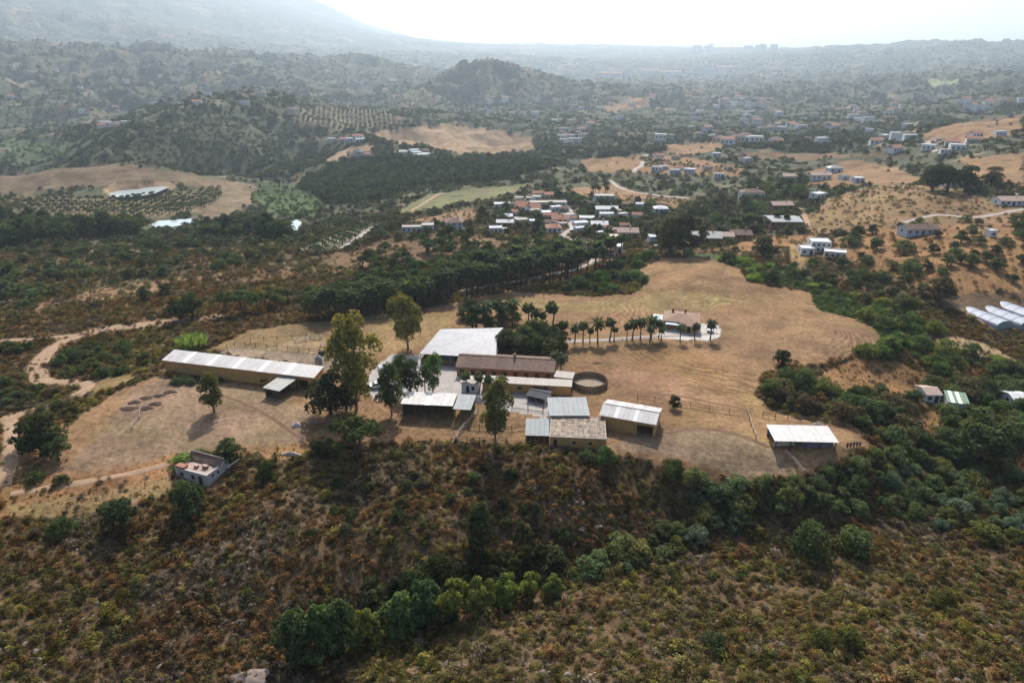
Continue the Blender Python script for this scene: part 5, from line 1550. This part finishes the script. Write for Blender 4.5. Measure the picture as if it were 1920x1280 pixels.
# ------------------------------------------------------------------ groups of trees and bushes one can tell apart
def in_poly(x, y, poly):
    c = False; n = len(poly)
    for i in range(n):
        (x1, y1), (x2, y2) = poly[i], poly[(i + 1) % n]
        if (y1 > y) != (y2 > y) and x < (x2 - x1) * (y - y1) / (y2 - y1) + x1: c = not c
    return c
FILL = []
def grove(poly, n, kinds, h0, h1, label, group, seed, wide=(1.0, 1.3), mind=0.0, nocls=(FIELD, YARD, SOIL), fill=0):
    if fill: FILL.append((poly, fill, (h0 + h1) * .5, kinds))
    rg = random.Random(seed); xs = [p[0] for p in poly]; ys = [p[1] for p in poly]
    px = []
    while len(px) < n * 6:
        x, y = rg.uniform(min(xs), max(xs)), rg.uniform(min(ys), max(ys))
        if in_poly(x, y, poly): px.append((x, y))
    W = G([q[0] for q in px], [q[1] for q in px])
    D = np.hypot(W[:, 0], W[:, 1]); wgt = (D / D.max()) ** 2
    done = []
    for w, g_ in zip(W, wgt):
        if len(done) >= n: break
        if rg.random() > g_ or blocked(w[0], w[1], .4) or on_road(w[0], w[1]): continue
        if nocls and cls_at(w[0], w[1]) in nocls: continue
        if mind and any((w[0]-a)**2 + (w[1]-b)**2 < mind*mind for a, b in done): continue
        done.append((w[0], w[1]))
    done.sort(key=lambda q: q[0] / (q[1] * CP + (CAM_H - float(hgt(*q))) * SP))
    for i, (x, y) in enumerate(done):
        kd, tint = kinds[rg.randrange(len(kinds))]
        plant(kd, x, y, rg.uniform(h0, h1) * (.6 if kd == 'reed' else 1), tint, label + ', ' + ordinal(i, len(done)), group, rg.uniform(*wide))
    return len(done)
def cls_at(x, y):
    a = int(round(float(_col(math.atan2(x, y))))); l = (math.log(math.hypot(x, y)) - L0) / (L1 - L0) * (NR - 1)
    return int(CLS[min(a, NA - 1), int(min(max(l, 0), NR - 1))])
grove([(560,596),(640,570),(760,535),(850,512),(960,500),(1080,488),(1110,492),(1000,520),(900,540),(780,578),(640,602)], 64, [('pine', T_PINE), ('pine', T_OAK)], 7, 10.5, 'dark pine of the belt behind the palm avenue', 'dark trees of the belt behind the farm', 21, (1.0, 1.3), 2.5)
grove([(500,575),(620,520),(720,478),(840,448),(900,470),(1000,470),(1090,470),(900,505),(760,525),(640,560),(560,590)], 50, [('pine', T_PINE), ('pine', T_OAK)], 4.5, 7.5, 'dark pine on the brown rise behind the avenue', 'dark trees on the brown rise', 22, (1.0, 1.35), 3)
grove([(0,480),(130,466),(380,468),(520,474),(500,495),(330,515),(150,545),(0,590)], 60, [('oak', T_BUSH), ('bush', (.085,.105,.045)), ('oak', T_OAK)], 3.0, 5.0, 'dark rounded tree of the wood on the left slope', 'dark trees of the left slope wood', 23, (1.1, 1.5), 2, fill=80)
_KV = [('eucalyptus', (.060,.068,.034)), ('oak', T_OAK), ('eucalyptus', T_OAK)]
grove([(0,462),(180,448),(268,448),(268,430),(200,432),(0,428)], 34, _KV, 9, 14, 'tall dark tree of the valley left of the small bright pond', 'tall trees of the left valley', 24, (1.2, 1.6), 4)
grove([(385,452),(560,452),(560,425),(430,432),(385,432)], 22, _KV, 8, 13, 'tall dark tree of the valley right of the small bright pond', 'tall trees of the left valley', 44, (1.2, 1.6), 4)
grove([(262,470),(390,468),(390,460),(262,462)], 10, _KV[1:2], 4, 5.5, 'round dark tree in front of the small bright pond', 'round trees in front of the small pond', 45, (1.2, 1.5), 4)
grove([(1290,975),(1110,1050),(1070,1085),(1190,1075),(1310,1015),(1420,965),(1480,960),(1640,960),(1760,990),(1920,1020),(1920,880),(1700,850),(1590,868),(1500,900),(1400,912),(1300,900)], 88, [('bush', (.075,.100,.042)), ('bush', (.090,.118,.052)), ('bush', (.085,.115,.072)), ('oak', (.070,.090,.038)), ('bush', (.105,.110,.042))], 2.0, 3.8, 'rounded dark green bush of the thicket above the near slope', 'dark bushes of the right thicket', 25, (1.0, 1.5), 2.4, fill=260)
grove([(1470,690),(1540,725),(1640,735),(1700,740),(1780,720),(1900,690),(1920,700),(1920,840),(1840,860),(1720,850),(1650,830),(1590,800),(1500,780),(1430,735)], 60, [('oak', T_BUSH), ('oak', T_OAK), ('bush', (.085,.110,.045)), ('bush', T_BROWN)], 3.2, 5.4, 'dark tree of the wood right of the big field', 'dark trees right of the big field', 26, (1.1, 1.5), 2.6, (FIELD, YARD, HILL), fill=110)
grove([(1545,545),(1640,560),(1720,600),(1780,635),(1900,690),(1760,700),(1660,690),(1600,665),(1665,640),(1625,600)], 44, [('bush', (.070,.110,.035)), ('reed', T_REED), ('bush', T_BUSH), ('oak', T_OAK), ('bush', T_LIME)], 3.0, 5.0, 'bright green bush of the stream belt right of the big field', 'green bushes of the stream belt', 27, (1.0, 1.4), 1.6, (FIELD, YARD, HILL), fill=90)
grove([(1335,478),(1400,492),(1480,510),(1560,535),(1530,548),(1410,528),(1370,500)], 30, [('oak', T_OAK), ('bush', T_BUSH), ('reed', T_REED)], 2.8, 5.0, 'green bush at the far right edge of the big field', 'bushes at the far edge of the field', 28, (1.0, 1.4), 1.6)
grove([(1120,535),(1215,530),(1240,490),(1300,474),(1220,478),(1150,500),(1080,530),(1060,548),(1180,552)], 34, [('bush', T_BUSH), ('oak', T_OAK), ('bush', (.060,.105,.035))], 2.5, 4.5, 'dense green bush at the far left edge of the big field', 'bushes at the far left edge of the field', 29, (1.1, 1.5), 1.6)
grove([(880,408),(960,378),(1060,365),(1200,385),(1300,400),(1310,450),(1240,470),(1090,462),(1000,440),(900,425)], 60, [('oak', T_OAK), ('oak', T_DARK), ('bush', T_BUSH), ('willow', T_OAK)], 3, 6, 'dark garden tree between the houses of the hamlet', 'garden trees of the hamlet', 30, (1.0, 1.3), 3, fill=40)
grove([(760,445),(900,432),(1000,442),(1090,462),(1100,480),(900,470),(780,478)], 22, [('oak', T_OAK), ('bush', T_BUSH), ('pine', T_PINE)], 3, 5.5, 'dark bush on the slope below the hamlet', 'bushes below the hamlet', 31, (1.1, 1.5), 2.5, fill=50)
grove([(1560,440),(1700,425),(1920,405),(1920,540),(1760,545),(1620,500)], 46, [('oak', T_OAK), ('oak', T_DARK), ('bush', T_BUSH)], 3, 5.5, 'round dark tree dotted on the tan hillside at the right', 'trees dotted on the right hillside', 32, (1.1, 1.5), 4)
grove([(0,650),(140,638),(300,680),(280,700),(160,712),(90,700)], 34, [('bush', T_OAK), ('bush', T_BUSH), ('oak', T_OAK)], 1.8, 3.4, 'dark bush on the slope below the sandy track', 'bushes below the sandy track', 33, (1.1, 1.5), 1.2)
grove([(0,720),(60,722),(160,725),(150,760),(130,790),(40,800),(0,780)], 30, [('bush', T_OAK), ('bush', T_BROWN), ('oak', T_OAK)], 1.6, 3.0, 'dark bush beside the pale lane at the left', 'bushes beside the pale lane', 34, (1.1, 1.5), 1.2)
grove([(1290,400),(1400,350),(1480,330),(1540,350),(1510,400),(1440,395),(1390,440),(1300,420)], 30, [('oak', T_OAK), ('bush', (.070,.105,.035)), ('oak', T_DARK), ('willow', T_BUSH)], 4, 7.5, 'garden tree around the arcade villa', 'trees around the arcade villa', 35, (1.1, 1.4), 3, fill=40)
grove([(1480,500),(1560,490),(1640,520),(1750,555),(1700,580),(1600,545),(1500,520)], 26, [('oak', T_OAK), ('bush', T_BROWN), ('bush', T_BUSH)], 2.5, 4.5, 'dark bush on the bank above the stream belt', 'bushes above the stream belt', 36, (1.1, 1.5), 1.8)
grove([(600,890),(800,880),(1000,900),(1150,930),(1050,1040),(900,1060),(700,1050),(620,980)], 30, [('bush', T_DARK), ('bush', T_OAK), ('bush', T_BROWN)], 1.4, 2.6, 'dark bush standing out of the scrub above the ravine', 'dark bushes in the scrub above the ravine', 37, (1.0, 1.3), 2)
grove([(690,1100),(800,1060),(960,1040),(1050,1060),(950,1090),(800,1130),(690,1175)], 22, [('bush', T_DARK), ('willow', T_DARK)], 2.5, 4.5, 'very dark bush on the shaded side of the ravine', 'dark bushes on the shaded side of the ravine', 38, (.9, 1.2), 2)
FILL.append(([(540,1250),(620,1190),(760,1130),(900,1085),(1040,1075),(1080,1095),(960,1130),(820,1175),(700,1215),(600,1255)], 130, 2.6, [('bush', T_LIME), ('bush', T_OAK), ('bush', T_BUSH)]))
grove([(300,716),(420,708),(500,716),(480,722),(330,722)], 12, [('bush', T_BUSH), ('bush', T_OLIVE)], 1.0, 1.8, 'low bush along the front of the long barn', 'low bushes along the long barn', 39, (1.1, 1.5), 1.0, (YARD,))
grove([(935,648),(1010,640),(1060,650),(1050,672),(980,672),(940,668)], 15, [('oak', T_DARK), ('oak', T_OAK)], 5.5, 8, 'dense dark tree between the riding hall and the drive', 'dark trees right of the riding hall', 40, (1.0, 1.3), 2.0, ())

grove([(845,612),(880,590),(940,590),(975,612),(930,622),(870,622)], 9, [('oak', T_OAK), ('oak', T_BUSH)], 4, 6.5, 'dark tree among the palms behind the riding hall', 'dark trees behind the riding hall', 46, (1.0, 1.3), 1.8, ())
# olive trees in rows
def olive_rows(poly, rot, sx, sy, h, label, group, limit, seed):
    rg = random.Random(seed)
    m = poly_mask(poly)
    if not m.any(): return []
    x0, x1, y0, y1 = GX[m].min(), GX[m].max(), GY[m].min(), GY[m].max()
    cx, cy = (x0 + x1) / 2, (y0 + y1) / 2; R_ = math.hypot(x1 - x0, y1 - y0) / 2
    c, s = math.cos(rot), math.sin(rot); out = []
    for i in range(int(-R_ / sx), int(R_ / sx) + 1):
        for j in range(int(-R_ / sy), int(R_ / sy) + 1):
            u, v = i * sx + rg.uniform(-.4, .4), j * sy + rg.uniform(-.4, .4)
            x, y = cx + u * c - v * s, cy + u * s + v * c
            a = int(round(float(_col(math.atan2(x, y))))); l = int(round((math.log(math.hypot(x, y)) - L0) / (L1 - L0) * (NR - 1)))
            if 0 <= l < NR and m[a, l] and not blocked(x, y, 1): out.append((x, y, h * rg.uniform(.8, 1.2), i, j))
    out.sort(key=lambda q: q[0]**2 + q[1]**2)
    rows = sorted({q[3] for q in out[:limit]})
    for x, y, hh, i, j in out[:limit]:
        mates = sorted(q[4] for q in out[:limit] if q[3] == i)
        plant('olive', x, y, hh, T_OLIVE, '%s, %s row from the left, %s tree from the front' % (label, word(rows.index(i)), word(mates.index(j))), group, 1.25)
    return [q[:3] for q in out[limit:]]
REST = []
REST += olive_rows([(558,472),(600,450),(660,432),(700,420),(660,455),(600,475)], .5, 4.2, 5.0, 2.8, 'small olive of the valley grove', 'olive rows of the valley grove', 90, 1)
REST += olive_rows([(0,368),(200,374),(300,366),(410,350),(415,372),(370,398),(280,408),(0,400)], .12, 5.0, 6.8, 3.8, 'olive of the pond terrace', 'olive rows of the pond terrace', 200, 2)
REST += olive_rows([(560,205),(720,205),(760,235),(640,245),(540,228)], .2, 7.0, 10.0, 4.5, '', '', 0, 3)
REST += olive_rows([(720,185),(790,175),(830,185),(800,205),(730,200)], .5, 10.0, 14.0, 6.0, '', '', 0, 4)
REST += olive_rows([(1200,300),(1390,318),(1385,332),(1220,322)], .1, 8.0, 9.0, 4.0, '', '', 0, 5)

# ------------------------------------------------------------------ masses nobody could count (geometry nodes)
def low_proto(k, n, size, m, kind='bush'):
    rs = np.random.RandomState(900 + k); C_, R_ = crown_spec(kind, rs); out = ([], [])
    leaf_quads(rs, C_, R_, n, size, out, flat=.3)
    return leaf_mesh('foliage', out, m)
def grass_proto(k):
    rs = np.random.RandomState(700 + k); v, f = [], []
    for i in range(26):
        a = rs.rand() * 6.28; t = rs.rand() * .9 + .15; h = .5 + .5 * rs.rand(); w = .06; x, y = rs.randn(2) * .16
        i0 = len(v); ca, sa = math.cos(a), math.sin(a)
        v += [(x - w * sa, y + w * ca, 0), (x + w * sa, y - w * ca, 0), (x + ca * t * .5, y + sa * t * .5, h)]
        f.append((i0, i0+1, i0+2))
    me = bpy.data.meshes.new('tuft'); me.from_pydata(v, [], f); me.update(); me.materials.append(LEAF_I)
    return me
def mass(name, label, protos, pts, scl, rz, pick, tint, zs=None):
    col = bpy.data.collections.new(name + '_kinds')
    for i, me in enumerate(protos):
        o = bpy.data.objects.new('%s_kind_%02d' % (name, i), me); col.objects.link(o)
    me = bpy.data.meshes.new(name); n = len(pts)
    me.vertices.add(n); me.vertices.foreach_set('co', np.asarray(pts, float).ravel())
    def att(nm, ty, key, arr):
        a = me.attributes.new(nm, ty, 'POINT'); a.data.foreach_set(key, np.ascontiguousarray(arr).ravel())
    sv = np.stack([scl, scl, scl * (1 if zs is None else zs)], -1).astype(np.float32)
    att('scl', 'FLOAT_VECTOR', 'vector', sv); att('rz', 'FLOAT_VECTOR', 'vector', np.stack([np.zeros(n), np.zeros(n), rz], -1).astype(np.float32))
    att('pick', 'INT', 'value', np.asarray(pick, np.int32))
    att('tint', 'FLOAT_COLOR', 'color', np.concatenate([tint, np.ones((n, 1))], 1).astype(np.float32))
    ng = bpy.data.node_groups.new(name + '_scatter', 'GeometryNodeTree')
    ng.interface.new_socket('Geometry', in_out='INPUT', socket_type='NodeSocketGeometry'); ng.interface.new_socket('Geometry', in_out='OUTPUT', socket_type='NodeSocketGeometry')
    N, L = ng.nodes, ng.links
    gi, go = N.new('NodeGroupInput'), N.new('NodeGroupOutput')
    ci = N.new('GeometryNodeCollectionInfo'); ci.inputs['Collection'].default_value = col; ci.inputs['Separate Children'].default_value = True; ci.inputs['Reset Children'].default_value = True
    ip = N.new('GeometryNodeInstanceOnPoints'); ip.inputs['Pick Instance'].default_value = True
    def na(nm, ty):
        x = N.new('GeometryNodeInputNamedAttribute'); x.data_type = ty; x.inputs['Name'].default_value = nm
        return x.outputs['Attribute']
    L.new(gi.outputs[0], ip.inputs['Points']); L.new(ci.outputs[0], ip.inputs['Instance'])
    L.new(na('pick', 'INT'), ip.inputs['Instance Index']); L.new(na('rz', 'FLOAT_VECTOR'), ip.inputs['Rotation']); L.new(na('scl', 'FLOAT_VECTOR'), ip.inputs['Scale'])
    L.new(ip.outputs[0], go.inputs[0])
    o = bpy.data.objects.new(name, me); COL.objects.link(o)
    md = o.modifiers.new('scatter', 'NODES'); md.node_group = ng
    o['kind'] = 'stuff'; o['label'] = label
    return o

def sector(n, r0, r1, rs, logu=False, a0=-50, a1=50):
    az = np.radians(rs.uniform(a0, a1, n))
    r = np.exp(rs.uniform(math.log(r0), math.log(r1), n)) if logu else np.sqrt(rs.uniform(r0*r0, r1*r1, n))
    return r * np.sin(az), r * np.cos(az), r
_bm = np.zeros((NA, NR), bool)
for a_ in AVOID:
    x, y, r_ = a_[0], a_[1], a_[2]
    R_ = math.hypot(x, y); da = r_ / R_
    i0, i1 = int(max(0, _col(math.atan2(x, y) - da))), int(min(NA - 1, _col(math.atan2(x, y) + da))) + 1
    j0, j1 = int(max(0, (math.log(max(R_ - r_, 35)) - L0) / (L1 - L0) * (NR - 1))), int(min(NR - 1, (math.log(R_ + r_) - L0) / (L1 - L0) * (NR - 1))) + 1
    sx, sy = GX[i0:i1, j0:j1] - x, GY[i0:i1, j0:j1] - y
    c, s = math.cos(-a_[3]), math.sin(-a_[3])
    _bm[i0:i1, j0:j1] |= (np.abs(sx * c - sy * s) < a_[4]) & (np.abs(sx * s + sy * c) < a_[5])
ROADM |= _bm

rs = np.random.RandomState(5)
PAL = np.array([(.132,.080,.038), (.108,.096,.040), (.120,.102,.084), (.132,.120,.034), (.052,.062,.028), (.105,.078,.046), (.078,.086,.036)])
# low scrub of the near slopes
x, y, r = sector(165000, 36, 260, rs)
a, l = grid_idx(x, y); cl = CLS[a, l]
patch = fbm(x / 22, y / 22, 3); dens = np.select([cl == SCRUB, cl == HILL, cl == WOOD, cl == GREEN], [.84 + .45 * patch, .12 + .1 * patch, .5, .7], 0.0)
ok = (rs.rand(len(x)) < dens) & ~ROADM[a, l]
x, y, r, cl = x[ok], y[ok], r[ok], cl[ok]
n = len(x)
p1 = fbm(x / 30 + 7, y / 30, 3); p2 = fbm(x / 17 - 3, y / 17 + 9, 3)
ti = np.where(p1 > .12, 1, 0) + np.where(p2 > .15, 2, 0)
alt = rs.randint(0, 7, n); ti = np.where(rs.rand(n) < .50, alt, ti)
near = (y < 100) & (x > -15)
ti = np.where(near & (rs.rand(n) < .55), rs.choice([1, 1, 3, 5, 6], n), ti)
tint = PAL[ti] * rs.uniform(.45, 1.6, (n, 1))
tint *= np.where(near, 1.28, 1.10)[:, None] * np.array([1.06, 1.0, .92])
green = (cl == GREEN)
tint[green] = np.array([.075, .105, .038]) * rs.uniform(.6, 1.4, (green.sum(), 1))
scl = rs.gamma(2.2, .23, n) + .28
scl = np.where(cl == HILL, scl * .8, scl)
SCR = [low_proto(k, 170, .15, LEAF_I) for k in range(5)]
mass('low_scrub', 'low brown and olive scrub covering the slopes around the farm', SCR, np.stack([x, y, hgt(x, y) - .08], -1), scl, rs.rand(n) * 6.28, rs.randint(0, 5, n), tint, rs.uniform(.6, 1.05, n))
x, y, r = sector(60000, 255, 460, rs, False, -42, 42)
a, l = grid_idx(x, y); cl = CLS[a, l]
ok = (rs.rand(len(x)) < np.select([cl == SCRUB, cl == HILL, cl == WOOD, cl == FARM_MIX], [.5 + .5 * fbm(x / 30, y / 30, 3), .10, .5, .22], 0.0)) & ~ROADM[a, l]
x, y = x[ok], y[ok]; n = len(x)
ti = np.where(fbm(x / 40, y / 40, 3) > .05, 1, 0); ti = np.where(rs.rand(n) < .5, rs.randint(0, 7, n), ti)
mass('valley_scrub', 'low brown scrub on the slopes beyond the farm', SCR, np.stack([x, y, hgt(x, y) - .1], -1), rs.gamma(5, .2, n) + .5, rs.rand(n) * 6.28, rs.randint(0, 5, n), PAL[ti] * rs.uniform(.6, 1.4, (n, 1)), rs.uniform(.6, 1., n))
# dry grass of the fields and banks
x, y, r = sector(60000, 60, 300, rs)
a, l = grid_idx(x, y); cl = CLS[a, l]; patch = fbm(x / 9, y / 9, 3)
dens = np.select([cl == FIELD, cl == HILL, cl == SCRUB], [.30 + .5 * patch, .75, .25], 0.0)
ok = (rs.rand(len(x)) < dens) & ~ROADM[a, l]
x, y, cl = x[ok], y[ok], cl[ok]; n = len(x)
base = COVER[a[ok], l[ok]]
tint = base * np.array([1.12, 1.05, .9]) * rs.uniform(.65, 1.35, (n, 1))
mass('dry_grass', 'dry grass tufts on the fields and banks', [grass_proto(k) for k in range(3)], np.stack([x, y, hgt(x, y) - .02], -1), rs.uniform(.18, .5, n) * np.where(cl == FIELD, .6, 1.0), rs.rand(n) * 6.28, rs.randint(0, 3, n), tint, rs.uniform(.5, 1., n))
# woods, hedges and gardens of the middle distance
FAR = [low_proto(20 + k, 110, .20, LEAF_I, 'oak' if k % 2 else 'bush') for k in range(4)]
def far_mass(name, label, n, r0, r1, s0, s1, thr, seed, fr):
    rs = np.random.RandomState(seed)
    x, y, r = sector(n, r0, r1, rs, True)
    a, l = grid_idx(x, y); cl = CLS[a, l]
    nz = fbm(np.arctan2(x, y) * fr, np.log(r) * fr * 1.4, 4)
    dens = np.select([cl == FARM_MIX, cl == HILL, cl == WOOD, cl == GREEN, cl == SCRUB, cl == MAQUIS], [sstep(thr - .18, thr + .12, nz) * .97 + .05, .012, .12, .8, .15, .9], 0.0)
    ok = (rs.rand(n) < dens) & ~ROADM[a, l]
    x, y, r, cl = x[ok], y[ok], r[ok], cl[ok]; n = len(x)
    t = np.array([.074, .084, .047]) * rs.uniform(.6, 1.4, (n, 1)) * (1 + .25 * rs.randn(n, 3) * .3)
    gr = (cl == GREEN); t[gr] = np.array([.075, .112, .045]) * rs.uniform(.6, 1.4, (gr.sum(), 1))
    scl = rs.uniform(s0, s1, n) * (.7 + .6 * rs.rand(n)) * np.where(cl == HILL, .5, 1) * np.where(gr, .7, 1) * np.where(cl == MAQUIS, .6, 1)
    mass(name, label, FAR, np.stack([x, y, hgt(x, y) - scl * .08], -1), scl, rs.rand(n) * 6.28, rs.randint(0, 4, n), np.clip(t, .01, .4), rs.uniform(.55, .95, n))
far_mass('distant_trees', 'mass of trees and hedges in the valley beyond the farm', 24000, 290, 800, 2.6, 5.2, .02, 41, 26)
far_mass('hillside_woods', 'woods covering the hills of the middle distance', 64000, 750, 1900, 3.6, 6.8, -.10, 42, 30)
far_mass('hazy_woods', 'hazy woods on the far hills and plain', 64000, 1800, 5200, 6.0, 12.0, -.06, 43, 34)
fx, fy, fs, ft = [], [], [], []
for poly, k, hm_, kinds in FILL:
    q = []
    xs = [p[0] for p in poly]; ys = [p[1] for p in poly]
    while len(q) < k:
        u, v = rs.uniform(min(xs), max(xs)), rs.uniform(min(ys), max(ys))
        if in_poly(u, v, poly): q.append((u, v))
    W = G([i[0] for i in q], [i[1] for i in q])
    for w in W:
        if blocked(w[0], w[1], .5) or on_road(w[0], w[1]) or cls_at(w[0], w[1]) in (FIELD, YARD, HILL): continue
        fx.append(w[0]); fy.append(w[1]); fs.append(hm_ * rs.uniform(.4, .8)); ft.append(np.array(kinds[rs.randint(len(kinds))][1]) * rs.uniform(.7, 1.4))
fx, fy, fs, ft = map(np.array, (fx, fy, fs, ft)); n = len(fx)
mass('undergrowth', 'low green undergrowth between the trees and bushes', [low_proto(40 + k, 500, .12, LEAF_I) for k in range(3)], np.stack([fx, fy, hgt(fx, fy) - .15], -1), fs, rs.rand(n) * 6.28, rs.randint(0, 3, n), ft, rs.uniform(.6, .9, n))
# forest on the steep slope left of the pale field, and the rest of the olive rows
if REST:
    R_ = np.array(REST); n = len(R_)
    mass('olive_grove', 'distant olive rows on the hills and terraces', FAR, np.stack([R_[:, 0], R_[:, 1], hgt(R_[:, 0], R_[:, 1]) - .2], -1), R_[:, 2], rs.rand(n) * 6.28, rs.randint(0, 4, n), np.array([.085, .095, .052]) * rs.uniform(.8, 1.2, (n, 1)))
m_ = poly_mask([(560,350),(640,300),(720,290),(860,300),(1000,300),(1060,310),(900,345),(780,350),(700,380),(620,380)], .004)
ia, ir = np.nonzero(m_ & ~ROADM)
k_ = rs.randint(0, len(ia), 2600); x, y = GX[ia[k_], ir[k_]] + rs.randn(2600) * 2, GY[ia[k_], ir[k_]] + rs.randn(2600) * 2
mass('valley_forest', 'dark forest on the slope below the pale field', FAR, np.stack([x, y, hgt(x, y) - .4], -1), rs.uniform(4, 8, 2600), rs.rand(2600) * 6.28, rs.randint(0, 4, 2600), np.array([.055, .070, .038]) * rs.uniform(.5, 1.5, (2600, 1)))

# loose stones on the rocky ground at the lower left
def stone_proto(k):
    q = np.random.RandomState(60 + k); bm = bmesh.new(); bmesh.ops.create_icosphere(bm, subdivisions=1, radius=.5)
    for v in bm.verts: v.co *= 1 + .35 * q.randn() * .6; v.co.z *= .6
    me = bpy.data.meshes.new('stone'); bm.to_mesh(me); bm.free(); me.materials.append(ROCK); return me
x, y, r = sector(9000, 60, 125, rs)
d_ = fbm(x / 14 + 50, y / 14, 3); ok = (rs.rand(len(x)) < sstep(.05, .45, d_ + .25 * (x < -20) * (y < 85))) & (CLS[grid_idx(x, y)] == SCRUB)
x, y = x[ok], y[ok]; n = len(x)
mass('loose_stones', 'loose stones lying between the shrubs of the near slopes', [stone_proto(k) for k in range(3)], np.stack([x, y, hgt(x, y)], -1), rs.gamma(2, .16, n) + .12, rs.rand(n) * 6.28, rs.randint(0, 3, n), np.ones((n, 3)) * .2)
